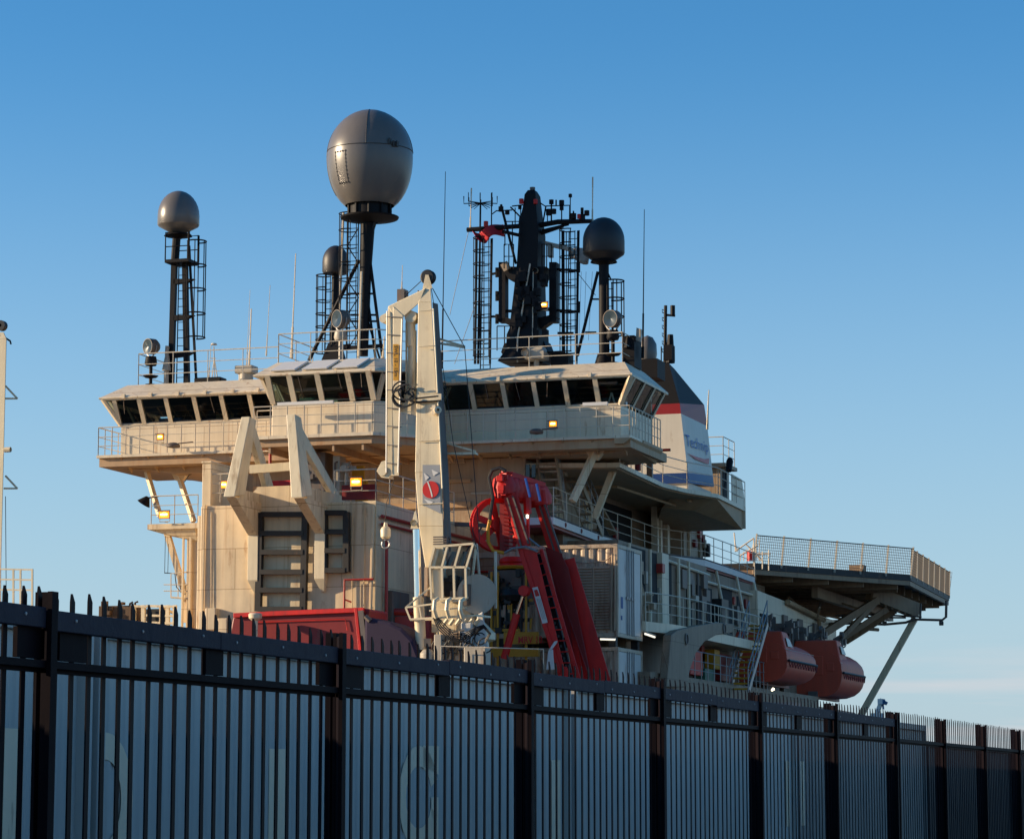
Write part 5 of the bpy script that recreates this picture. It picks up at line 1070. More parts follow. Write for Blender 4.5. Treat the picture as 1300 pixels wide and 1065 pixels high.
m.beam(cabp(552,694,.2),cabp(601,690,.2),.06,.06); m.beam(cabp(601,690,-1.1),cabp(604,695,.2),.06,.06); m.beam(cabp(592,720,-1.1),cabp(596,722,.2),.06,.06); m.beam(cabp(592,759,-1.1),cabp(597,758,.2),.06,.06); m.beam(cabp(604,695,.2),cabp(597,758,.2),.06,.06)
CB = m.build('cab_frame','crane',t)
m = MB(); m.box(cabp(552,740,.2).x,cabp(596,740,.2).x,fc+.2,fc+.26,cabp(582,758,.2).z,cabp(582,722,.2).z); m.box(cabp(552,740,0).x,cabp(556,740,0).x,fc-1,fc+.2,cabp(582,758,0).z,cabp(582,722,0).z); sub('cab_back', m, 'louvre', CB)
m = MB(); m.box(cabp(564,740,-.5).x,cabp(575,740,-.5).x,fc-.6,fc-.2,cabp(582,758,0).z,cabp(582,735,0).z); clutter(m,cabp(572,745,0).x,cabp(590,745,0).x,fc-.7,fc,cabp(582,756,0).z,cabp(582,730,0).z,12,.12); sub('operator_seat', m, 'rubber', CB)
m = MB(); m.hex([cabp(565,718,-.9),cabp(572,718,-.9),cabp(572,718,-.8),cabp(565,718,-.8)],[cabp(574,700,-.9),cabp(580,700,-.9),cabp(580,700,-.8),cabp(574,700,-.8)]); m.hex([cabp(581,718,-.9),cabp(588,718,-.9),cabp(588,718,-.8),cabp(581,718,-.8)],[cabp(588,700,-.9),cabp(594,700,-.9),cabp(594,700,-.8),cabp(588,700,-.8)]); sub('cab_glass', m, 'lens', CB)
m = MB()
for k in range(14): x=random.uniform(548,572); y=random.uniform(680,700); m.tube([C(x,y,-.2),C(x+random.uniform(-6,6),y-random.uniform(0,10),-.1)],.03,5)
for k in range(4): m.box(C(551,745,-.3).x,C(568,745,-.3).x,fc-.4,fc-.3,C(582,692-k*3,0).z,C(582,690.5-k*3,0).z)
m.build('valve_manifold','grey',t)
# basket
m = MB()
lo = [(522,786),(606,778),(619,783)]; up_=[(515,771),(548,766),(592,762)]
m.beam(C(515,771,-1.4),C(592,761,-1.4),.05,.05); m.beam(C(521,786,-1.4),C(604,781,-1.4),.06,.06); m.beam(C(515,771,-1.4),C(521,786,-1.4),.05,.05); m.beam(C(515,771,-1.4),C(547,745,-1),.05,.05)
for x in (532,548): m.beam(C(x,769,-1.4),C(x+3,785,-1.4),.04,.04)
m.beam(C(545,775,-1.4),C(592,771,-1.4),.04,.04); m.beam(C(521,787,-.2),C(622,783,-.2),.06,.06); m.beam(C(521,786,-1.4),C(527,787,-.2),.05,.05); m.beam(C(604,781,-1.4),C(622,783,-.2),.06,.06)
for x in (552,568,585): m.tube([C(x+4,760,-1.45),C(x,763,-1.6),C(x-1,774,-1.65),C(x+2,784,-1.5)],.065,7)
for k in range(7): x=560+k*8; m.tube([C(x,786,-.8),C(x-5,793,-.8)],.06,6)
m.build('walkway_basket','crane',t)
# winch drum
m = MB(); cc=C(604,756,.2); m.lathe(cc,[(0,0),(.62,0),(.62,.05),(.5,.05),(.5,.7),(.62,.7),(.62,.75),(0,.75)],28,axis=(.35,-.9,0)); WD = m.build('winch_drum','greyl',t)
m = MB(); m.box(cc.x-.2,cc.x+.1,fc-.66,fc-.5,cc.z-.35,cc.z+.3); m.box(cc.x-.55,cc.x-.25,fc-.68,fc-.5,cc.z-.2,cc.z+.1); m.arc(cc+V(.03,-.03,0),.5,.02,0,359.9,24,axis=(.35,-.9,0)); sub('drum_motor', m, 'grey', WD)
# slewing column and base with boxes
m = MB(); x=C(588,800,0).x; m.lathe((x,fc+.2,DK),[(1.0,0),(1.0,.4),(.75,.6),(.75,C(582,815,0).z-DK),(.95,C(582,812,0).z-DK),(.95,C(582,803,0).z-DK),(0,C(582,803,0).z-DK)],24); m.hex([V(x-.9,fc-.4,C(582,803,0).z),V(x+.8,fc-.4,C(582,803,0).z),V(x+.8,fc+.8,C(582,803,0).z),V(x-.9,fc+.8,C(582,803,0).z)],[C(548,748,-.35),C(575,748,-.35),C(575,748,.5),C(548,748,.5)]); m.build('slewing_column','crane',t)
m = MB(); m.box(C(586,800,-.9).x,C(600,800,-.9).x,fc-1.0,fc-.4,C(582,828,0).z,C(582,793,0).z); m.hex([C(600,830,-.8),C(622,835,-.8),C(622,835,.2),C(600,830,.2)],[C(606,780,-.8),C(613,776,-.8),C(613,776,.2),C(606,780,.2)]); m.build('white_tank','doorw',t,bevel=.04)
m = MB(); m.box(C(590,830,-1.4).x,C(618,830,-1.4).x,fc-1.5,fc-1,DK,C(582,824,0).z); m.box(C(552,830,-1.4).x,C(562,830,-1.4).x,fc-1.5,fc-1,DK,C(582,808,0).z); m.lathe(C(543,842,-1.3),[(0,0),(.25,0),(.25,.3),(.15,.42),(0,.45)],14); m.build('control_box','greyl',t,bevel=.03)
m = MB()
for k in range(5): m.tube([C(550+k*1.5,784,-1.5),C(556+k*2.5,798-k,-1.5),C(572+k,813-k*2,-1.5-.06*k),C(590,814-k*2.5,-1.5),C(602,805-k*2,-1.5-.05*k),C(614,797-k,-1.5),C(621+k*.5,804,-1.5),C(616,812+k,-1.5)],.02,5)
for k in range(16): x=random.uniform(555,618); y=random.uniform(808,828); m.arc(C(x,y,-1.45),random.uniform(.12,.3),.02,random.uniform(0,90),random.uniform(180,330),10,axis=(0,1,0.1),tn=4)
m.build('hose_loom','rubber',t)
m = MB(); clutter(m, C(555,745,0).x, C(600,745,0).x, fc-1.3, fc-.7, C(582,840,0).z, C(582,800,0).z, 26, .16); m.build('pump_group','louvre',t)
rail('base_railing',[C(560,846,-1.8),C(690,850,-1.8)],t,.62,step=2.2,bars=(1,),r=.016)
m = MB(); m.tube([C(605,690,.5),C(612,770,.5)],.04,6); m.tube([C(629,700,.5),C(629,772,.5)],.05,6); m.build('stanchion_pipe','railp',t)
# twin crane at the left edge of the picture
t2 = thing('deck_crane','second cream crane column at the far left with small triangular brackets','crane',V(A(-14,800,-19).x,-19,DK))
D = lambda x,y,d=0: A(x,y,-19+d)
m = MB(); m.hex([D(-24,780,-.3),D(0,780,-.3),D(0,780,.4),D(-24,780,.4)],[D(-10,430,-.3),D(8.5,430,-.3),D(8.5,430,.35),D(-10,430,.35)]); m.hex([D(-10,430,-.3),D(8.5,430,-.3),D(8.5,430,.35),D(-10,430,.35)],[D(-6,422,-.2),D(5,422,-.2),D(5,422,.3),D(-6,422,.3)]); m.build('boom','crane',t2,bevel=.02)
m = MB(); m.hex([D(-40,780,-.3),D(-30,780,-.3),D(-30,780,.3),D(-40,780,.3)],[D(-46,470,-.3),D(-34,470,-.3),D(-34,470,.3),D(-46,470,.3)]); m.hex([D(-46,470,-.3),D(-34,455,-.3),D(-34,455,.3),D(-46,470,.3)],[D(-46,450,-.3),D(-6,424,-.3),D(-6,424,.3),D(-46,450,.3)]); m.build('jib','crane',t2)
m = MB()
for y in (506,620): m.beam(D(7,y-16,0),D(22,y,0),.05,.05); m.beam(D(5,y,0),D(22,y,0),.05,.05)
m.lathe(D(6,571,-.4),[(0,0),(.08,0),(.08,.2)],8,axis=(1,0,0)); m.build('sheave_arm','crane',t2)
m = MB(); m.lathe(D(0,413,-.1),[(.05,0),(.16,0),(.16,.2),(.05,.2)],14,axis=(0,1,0)); m.tube([D(2,426,0),D(13,433,0),D(14,437,0)],.03,5); m.tube([D(7,630,0),D(8,770,0)],.012,4); m.box(D(7,0).x,D(13,0).x,-19.2,-19,D(0,440).z,D(0,432).z); m.build('top_sheave','rubber',t2)
m = MB()
for x in (-10,0,17,26,41): m.beam(D(x,722,-1.5),D(x,790,-1.5),.05,.05)
for y in (722,735,748): m.beam(D(-20,y,-1.5),D(41,y+1,-1.5),.045,.045)
m.box(D(-10,0,0).x,D(16,0,0).x,-19.4,-18.9,D(0,790).z,D(0,758).z); m.build('cage','crane',t2)
# ================================================================== RED LAUNCH FRAME
fr = -5.0
t = thing('launch_frame','red hydraulic launch A-frame leaning over the deck with cable tray and sheave','launch frame',V(A(720,850,fr).x,fr,DK))
r_ = lambda x,y,d=0: A(x,y,fr+d)
def plate(m, pts, d0, d1): m.hex([r_(*p,d0) for p in pts],[r_(*p,d1) for p in pts])
m = MB(); plate(m,[(656.5,694),(681,700),(719,858),(709,858)],-.9,-.4); plate(m,[(706,846),(720,846),(745,960),(730,960)],-.9,-.4); plate(m,[(658,700),(664,699),(712,850),(709,856)],-.95,-.9)
m.build('lower_leg','red',t,bevel=.02)
m = MB(); plate(m,[(638,629),(656,624),(674,692),(659,697)],-.85,-.3); m.build('upper_leg','red',t,bevel=.02)
m = MB(); plate(m,[(677,636),(692,634),(713,704),(700,712)],.4,.9); m.build('upper_leg','red',t,bevel=.02)
m = MB()
for a,b in (((644,632),(662,694)),((651,630),(671,690))): m.beam(r_(*a,-.9),r_(*b,-.9),.08,.05)
for a,b in (((685,642),(706,706)),((691,640),(712,702))): m.beam(r_(*a,.35),r_(*b,.35),.08,.05)
m.build('guide_groove','grey',t)
m = MB(); plate(m,[(694,700),(712,702),(722,722),(752,870),(734,870)],.2,.8); m.build('back_leg','redd',t,bevel=.02)
m = MB(); plate(m,[(711,712),(729,707.5),(775,862),(742,866)],.5,1.2); plate(m,[(742,862),(775,862),(785,950),(750,950)],.5,1.2); plate(m,[(700,712),(714,712),(742,862),(728,862)],.3,.6); m.build('side_plate','red',t,bevel=.02)
# head: lumpy cross-beam
m = MB(); pa, pb = r_(641,615,-.6), r_(684,628,.7)
m.taper(pa,pb,.62,.85,.62,.8,(0,0,1))
for k in range(9):
    c = pa.lerp(pb,k/8); m.lathe(c+V(0,0,-.1),[(0,-.3),(.42,-.28),(.46,.0),(.36,.34),(.2,.42),(0,.44)],12,axis=(random.uniform(-.2,.2),random.uniform(-.3,.1),1))
m.build('head_beam','red',t,bevel=.03)
m = MB(); 
for k in range(40): c_ = pa.lerp(pb, random.random())+V(0,random.uniform(-.5,-.35),random.uniform(-.35,.3)); a_ = random.uniform(.04,.12); m.box(c_.x-a_,c_.x+a_,c_.y-.12,c_.y+.1,c_.z-a_*.8,c_.z+a_*.8)
for k in range(8): c_ = pa.lerp(pb,k/7)+V(0,-.1,.38); m.lathe(c_,[(0,0),(.1,0),(.1,.08),(0,.1)],8)
m.tube([r_(633,618,-.9),r_(634,632,-.9)],.12,8); m.tube([r_(690,622,-.2),r_(692,640,-.2)],.1,8); m.build('head_fittings','red',t,bevel=.01)
m = MB(); m.tube([r_(667,607,-1.0),r_(673,631,-1.0)],.045,6); m.tube([r_(681,614,-1.0),r_(686,636,-1.0)],.045,6); m.build('chrome_rod','logoblue',t)
m = MB(); m.tube([r_(669,632,-.3),r_(670,652,-.3)],.14,8); m.tube([r_(670,652,-.3),r_(671,690,-.3)],.06,6); m.build('hanging_latch','red',t)
m = MB(); m.lathe(r_(669.5,655.5,-.55),[(0,-.07),(.045,-.05),(.045,.05),(0,.07)],8); m.build('work_lamp','lampw',t)
# big spoked sheave
m = MB(); cc = r_(631,666,-.1); ax = Vector((.62,-.78,0)); Rw=.93
m.lathe(cc,[(Rw*.8,-.14),(Rw,-.16),(Rw,-.1),(Rw*.9,-.08),(Rw*.9,.08),(Rw,.1),(Rw,.16),(Rw*.8,.14),(Rw*.8,-.14)],36,axis=ax)
m.lathe(cc,[(0,-.2),(.25,-.2),(.25,.2),(0,.2)],18,axis=ax)
ux_ = ax.cross(Vector((0,0,1))).normalized(); uz_ = Vector((0,0,1))
for k in range(6): a = math.pi/3*k+.3; dv = ux_*math.cos(a)+uz_*math.sin(a); m.beam(cc+dv*.2,cc+dv*Rw*.84,.2,.12,ax)
m.build('spoked_sheave','red',t)
m = MB(); m.box(r_(640,745).x,r_(652,745).x,fr-.5,fr-.1,r_(662,700).z,r_(662,640).z)
for k in range(12): m.tube([r_(640,642+k*5,-.55),r_(655,644+k*5,-.55)],.02,4)
m.build('sheave_guard','redd',t)
# cable tray with rungs
m = MB(); m.beam(r_(687,697,-.6),r_(735,862,-.6),.09,.12); m.build('tray_rail','red',t)
n = 12
for k in range(n):
    u = k/(n-1); a = r_(679+ (716-679)*u, 703+(858-703)*u*.98,-.62); b = r_(688+(733-688)*u,700+(855-700)*u,-.62); m = MB(); m.beam(a,b,.05,.04); m.build('tray_rung','red',t)
m = MB()
for k in range(3): m.tube([r_(681+k*2.4,703,-.5),r_(700+k*2.4,772,-.5),r_(722+k*2.4,862,-.5)],.04,5)
for k in range(14): x=random.uniform(0,1); m.lathe(r_(683+38*x,710+146*x,-.56),[(0,-.05),(.06,-.04),(.06,.04),(0,.05)],6)
m.build('tray_cables','rubber',t)
# rating plate
m = MB(); q=[(675.5,746),(682.5,744.5),(695.5,790),(688.5,791.5)]; m.add([r_(*p,-.96) for p in q],[(0,1,2,3)]); m.build('rating_plate','signw',t)
m = MB(); m.add([r_(*p,-.965) for p in ((678,749),(682,748),(685,756),(680,757))],[(0,1,2,3)]); m.build('rating_mark','logored',t)
m = MB()
for k in range(3): m.beam(r_(682+k*1.8,760-k*.3,-.965),r_(689+k*1.8,786-k*.3,-.965),.018,.004)
m.build('rating_text','grey',t)
# ram
m = MB(); m.tube([r_(663.5,757,-1.1),r_(655,782,-1.1)],.055,8); m.build('ram_rod','chrome',t)
m = MB(); m.tube([r_(656,779,-1.1),r_(640,836,-1.1)],.13,10); m.lathe(r_(666,750,-1.1),[(0,-.15),(.18,-.15),(.18,.15),(0,.15)],10,axis=(0,1,0)); m.build('ram_barrel','red',t)
m = MB(); m.tube([r_(642,598,-1),r_(634,594,-1),r_(625,597,-1),r_(621,606,-1),r_(624,620,-1),r_(626,632,-1),r_(623,650,-1),r_(622,660,-1)],.06,7); m.build('black_hose','rubber',t)
m = MB(); m.tube([r_(622,660,-1),r_(619.5,672,-1),r_(620,688,-1),r_(626,699,-1),r_(640,702,-1)],.06,7); m.build('yellow_hose','yellow',t)
m = MB(); m.tube([r_(640,702,-1),r_(652,696,-1),r_(668,694,-1),r_(682,700,-1)],.045,6); m.tube([r_(671,683,-.8),r_(685,694,-.8)],.04,5); m.build('grey_hose','steel',t)
m = MB(); pts=[(697,822),(703,818),(707,812),(708,820),(702,826),(703,848),(691,848),(693,830)]; m.hex([r_(693,850,-1.1),r_(704,850,-1.1),r_(704,850,-.9),r_(693,850,-.9)],[r_(696,826,-1.05),r_(702,824,-1.05),r_(702,824,-.88),r_(696,826,-.88)]); m.hex([r_(696,826,-1.05),r_(701,824,-1.05),r_(701,824,-.9),r_(696,826,-.9)],[r_(703,814,-1),r_(708,812,-1),r_(708,816,-.9),r_(704,818,-.9)]); m.build('white_wrapping','signw',t,bevel=.03)
# ROV in its launch cage
t = thing('underwater_vehicle','yellow and black remotely operated vehicle hanging under a red cap in the launch frame','rov',V(A(645,850,-4).x,-3.6,DK))
v_ = lambda x,y,d=0: A(x,y,-4+d)
m = MB(); m.lathe(V(v_(645,745).x,-3.6,v_(652,722).z),[(.0,.0),(.62,0),(.66,.08),(.6,.12),(.0,.12)],24); m.build('yellow_ring','yellow',t)
m = MB(); m.lathe(V(v_(646,745).x,-3.6,v_(652,719).z),[(.0,.0),(.46,.0),(.42,.12),(.46,.18),(.42,.3),(.3,.36),(0,.36)],24); m.build('red_cap','red',t)
m = MB(); m.box(v_(622,745).x,v_(668,745).x,-4.2,-3.0,v_(652,765).z,v_(652,724).z); m.build('vehicle_body','grey',t)
m = MB(); clutter(m, v_(626,745).x, v_(676,745).x, -4.7,-4.2, v_(652,805).z, v_(652,728).z, 60, .16); m.build('manipulators','rubber',t)
m = MB(); clutter(m, v_(622,745).x, v_(680,745).x, -4.6,-4.3, v_(652,800).z, v_(652,735).z, 14, .08)
for x in (624,632,668): m.beam(v_(x,726,-.7),v_(x,850,-.7),.07,.07)
m.beam(v_(622,800,-.7),v_(660,800,-.7),.1,.1); m.build('cage_frame','yellow',t)
m = MB(); m.box(v_(649,745).x,v_(692,745).x,-4.85,-4.7,v_(652,819).z,v_(652,804).z); m.box(v_(624,745).x,v_(692,745).x,-4.8,-4.6,v_(652,835).z,v_(652,824).z); NP = m.build('name_board','yellow',t)
text_mesh('MRV 10.', v_(658,816.5,-.87), V(1,0,0), V(0,0,1), .24, width=.9, parent=NP, mat='logored', name='board_lettering', thick=.005, bold=.015)
m = MB(); m.lathe(V(v_(655,745).x,-4.4,v_(652,757).z),[(0,-.25),(.4,-.2),(.5,0),(.4,.2),(0,.25)],12); m.build('thruster','rubber',t)
# ================================================================== CONTAINER on deck
def corr_wall(m, p0, p1, z0, z1, nrm, pitch=.28, depth=.04):
    p0, p1, nrm = Vector(p0), Vector(p1), Vector(nrm); L=(p1-p0).length; n=max(2,int(L/pitch)); d=(p1-p0)/n
    vs=[]; 
    for i in range(n):
        for fr_, dp in ((0,0),(.2,depth),(.5,depth),(.7,0)):
            q=p0+d*(i+fr_)+nrm*dp; vs.append((q.x,q.y))
    vs.append((p1.x,p1.y))
    V3=[V(x,y,z0) for x,y in vs]+[V(x,y,z1) for x,y in vs]; k=len(vs)
    m.add(V3,[(i,i+1,k+i+1,k+i) for i in range(k-1)])
fx = -2.0
ca = A(784,690,fx); cb_ = A(784,808,fx); X1=ca.x; X0=A(628,690,fx).x; Y1=S(815,699,X1).y; z0,z1=cb_.z,ca.z
def offshore_box(z0,z1,lab,louv):
    t = thing('shipping_container',lab,'container',V((X0+X1)/2,(fx+Y1)/2,z0),'pale containers stacked beside the red frame')
    m = MB(); w=.14
    for x in (X0,X1-w):
        for y in (fx,Y1-w): m.box(x,x+w,y,y+w,z0,z1)
    for z in (z0,z1-w):
        m.box(X0+w,X1-w,fx+.003,fx+w,z+.003,z+w-.003); m.box(X0+w,X1-w,Y1-w,Y1-.003,z+.003,z+w-.003); m.box(X0+.003,X0+w,fx+w,Y1-w,z+.003,z+w-.003); m.box(X1-w,X1-.003,fx+w,Y1-w,z+.003,z+w-.003)
    m.build('corner_frame','boxw',t,bevel=.01)
    m = MB(); corr_wall(m,(X0+w,fx+.07,0),(X1-w,fx+.07,0),z0+w,z1-w,(0,-1,0)); corr_wall(m,(X0+w,Y1-.07,0),(X1-w,Y1-.07,0),z0+w,z1-w,(0,1,0)); m.box(X0+.05,X0+.08,fx+w,Y1-w,z0+w,z1-w); m.box(X0+.05,X1-.05,fx+.1,Y1-.1,z1-.1,z1-.05); m.build('wall_panel','boxw',t)
    ym=(fx+Y1)/2
    for a,b in ((fx+w+.02,ym-.015),(ym+.015,Y1-w-.02)):
        m = MB(); m.box(X1-.09,X1-.02,a,b,z0+w,z1-w); d = m.build('door','doorw',t,bevel=.02)
        m = MB()
        for y in (a+(b-a)*.72 if a<ym else a+(b-a)*.12, a+(b-a)*.9 if a<ym else a+(b-a)*.3): m.tube([V(X1+.01,y,z0+.1),V(X1+.01,y,z1-.1)],.022,6); m.box(X1-.02,X1+.04,y-.12,y+.05,z0+(z1-z0)*.42,z0+(z1-z0)*.45)
        sub('locking_bar', m, 'steel', d)
    if louv:
        lx0,lx1=A(733,760,fx).x,A(775,760,fx).x; lz0,lz1=A(755,799,fx).z,A(755,719,fx).z
        m = MB(); n=22
        m.box(lx0,lx1,fx-.0,fx+.02,lz0,lz1)
        for i in range(n): z=lz0+(lz1-lz0)*(i+.5)/n; m.hex([V(lx0,fx-.01,z+.04),V(lx1,fx-.01,z+.04),V(lx1,fx-.01,z+.05),V(lx0,fx-.01,z+.05)],[V(lx0,fx-.06,z-.03),V(lx1,fx-.06,z-.03),V(lx1,fx-.06,z-.02),V(lx0,fx-.06,z-.02)])
        m.box((lx0+lx1)/2-.02,(lx0+lx1)/2+.02,fx-.07,fx,lz0,lz1)
        for x in (lx0-.05,lx1): m.box(x,x+.05,fx-.07,fx+.0,lz0,lz1)
        m.build('louvre','louvre',t)
        m = MB()
        for x in (777,781): m.tube([A(x,703,fx-.1),A(x-1,800,fx-.1)],.035,5)
        m.tube([A(700,702,fx-.1),A(715,708,fx-.1),A(740,715,fx-.1),A(768,712,fx-.1),A(777,705,fx-.1)],.02,4); m.build('conduit','louvre',t)
        m = MB(); m.box(X1-.015,X1-.005,fx+.45,fx+.7,z0+1.0,z0+1.4); m.box(X1-.015,X1-.005,fx+.45,fx+.6,z0+.6,z0+.75); m.build('door_placard','bluebox',t)
offshore_box(z0,z1,'upper pale container with rusty louvred wall and white doors right of the red frame',True)
zl1 = A(784,821,fx).z
offshore_box(DK,zl1,'lower pale container mostly hidden by the fence, under the louvred one',False)
m = MB(); 
for x in (X0+.1,X1-.35):
    for y in (fx+.05,Y1-.3): m.box(x,x+.25,y,y+.25,zl1,z0)
m.build('container_spacer','rungs',SH)
def tube_light(a,b,lab):
    t = thing('strip_light',lab,'strip light',a); m=MB(); m.beam(a+V(0,.03,.05),b+V(0,.03,.05),.12,.05); m.build('housing','greyl',t); m=MB(); m.tube([a,b],.035,8); m.build('lamp_tube','stripl',t)
M['stripl'] = glow('strip_lamp', (1,.93,.75), .9)
tube_light(A(762,811,fx-.2),A(781,811.5,fx-.2),'pale strip light under the louvred container wall')
tube_light(V(X1+.15,Y1-.2,z0+.25),V(X1+.15,Y1+1.1,z0+.2),'pale strip light at the right corner of the white container doors')
# ================================================================== RED CANOPY CRAFT, purple cover
fk=-13.0; k_ = lambda x,y,d=0: A(x,y,fk+d)
t = thing('workboat','red canopied workboat with a purple cover beside the deckhouse wall','boat',V(k_(400,745).x,fk+1,DK))
m = MB(); P=[(292,800),(295,784),(303,778),(345,775),(452,771),(470,773),(466,800)]
m.prism([k_(*p,0) for p in P]+[k_(470,880,0),k_(290,880,0)],(0,1.6,0)); m.build('canopy','redd',t,bevel=.06)
m = MB(); m.beam(k_(297,781,-.06),k_(462,774,-.06),.12,.14); m.beam(k_(452,772,-.08),k_(460,850,-.08),.1,.1); m.tube([k_(320,790,-.05),k_(438,786,-.05),k_(441,800,-.05)],.02,4); m.build('canopy_edge','red',t,bevel=.02)
m = MB(); pts=[(462,782),(475,785),(495,790),(510,797),(524,812),(532,832),(532,880),(462,880)]; m.prism([k_(*p,-.3) for p in pts],(0,1.5,0)); m.build('purple_cover','purple',t,bevel=.1)
m = MB(); m.beam(k_(458,775,-.2),k_(466,840,-.2),.16,.1); m.tube([k_(464,782,-.3),k_(470,788,-.3)],.08,6); m.build('trim','grey',t)
o = MB().lathe(k_(324,788,-.6),[(.08,-.6),(.09,-.0),(.2,.08),(.22,.2),(.18,.24),(0,.25)],18).build('mushroom_vent','white',None,k_(324,800,-.6)); tag(o,'white mushroom-shaped vent in front of the red canopy','vent')
m = MB(); m.tube([A(446,776,-8),A(530,777,-8)],.12,10); m.box(A(480,760,-8).x,A(545,760,-8).x,-8,-7.5,A(515,850,-8).z,A(515,782,-8).z); m.build('red_deck_pipe','pipe',SH)
m = MB(); m.tube([A(447,775,-9.2),A(437,774,-9.2),A(437.5,736,-9.2),A(474,735,-9.2)],.04,6); m.tube([A(438,761,-9.2),A(446,764,-9.2)],.03,5); m.build('red_handrail','pipe',SH)
# scrap / crates beyond left fence
fq=-2; q_=lambda x,y,d=0: A(x,y,fq+d)
t = thing('cable_frame_rack','timber and steel rack of frames behind the fence at the lower left','rack',V(q_(180,745).x,fq,DK))
m = MB(); m.box(q_(126,745).x,q_(168,745).x,fq,fq+1.2,q_(180,812).z,q_(180,768).z); clutter(m,q_(128,745).x,q_(170,745).x,fq-.2,fq+.3,q_(180,780).z,q_(180,764).z,18,.13); m.build('dark_crate','wood',t)
m = MB()
for x in (170,182,205,213,222): m.beam(q_(x,768,-.3),q_(x,812,-.3),.14,.1)
for y,x0,x1 in ((769,168,186),(769,186,224),(781,186,222),(790,186,222),(798,186,222)): m.beam(q_(x0,y,-.32),q_(x1,y+1,-.32),.1,.08)
m.beam(q_(205,770,-.3),q_(224,780,.3),.08,.08); m.box(q_(170,745).x,q_(222,745).x,fq-.2,fq+1,q_(180,850).z,q_(180,808).z); m.build('steel_frame','crane',t)
m = MB(); m.box(q_(186,745).x,q_(205,745).x,fq,fq+.8,q_(180,808).z,q_(180,773).z); m.build('dark_panel','rubber',t)
m = MB(); m.box(A(262,760,-9.3).x,A(275,760,-9.3).x,-9.4,-9.0,A(270,800,-9.3).z,A(270,772,-9.3).z); m.box(A(254,760,-9.3).x,A(260,760,-9.3).x,-9.4,-9.0,A(270,800,-9.3).z,A(270,776,-9.3).z); m.box(A(278,760,-9.3).x,A(290,760,-9.3).x,-9.4,-9,A(270,815,-9.3).z,A(270,785,-9.3).z); m.build('junction_box','cream',SH,bevel=.02)
# small details: rails seen inside the starboard recess, floodlit pipes
m = MB(); m.tube([A(600,575,.7),A(660,575,.7)],.04); m.box(A(572,0,.6).x,A(592,0,.6).x,.5,.6,A(582,588,.6).z,A(582,583,.6).z); m.box(A(700,0,2).x,A(716,0,2).x,2,2.3,A(708,604,2).z,A(708,599,2).z); m.tube([A(666,640,.75),A(666,560,.75)],.04); m.build('wall_gear','cream2',SH)
for x in (668,675.5): 
    a=A(x,590,.75); m=MB(); m.box(a.x,a.x+.14,.70,.79,A(x,606,.75).z,a.z); m.build('narrow_window','lens',SH)
m = MB(); m.beam(A(575,665,-1),A(640,668,-1),.1,.15); m.beam(A(592,700,-1),A(612,668,-1),.05,.05); m.build('dark_walkway_beam','grey',SH)
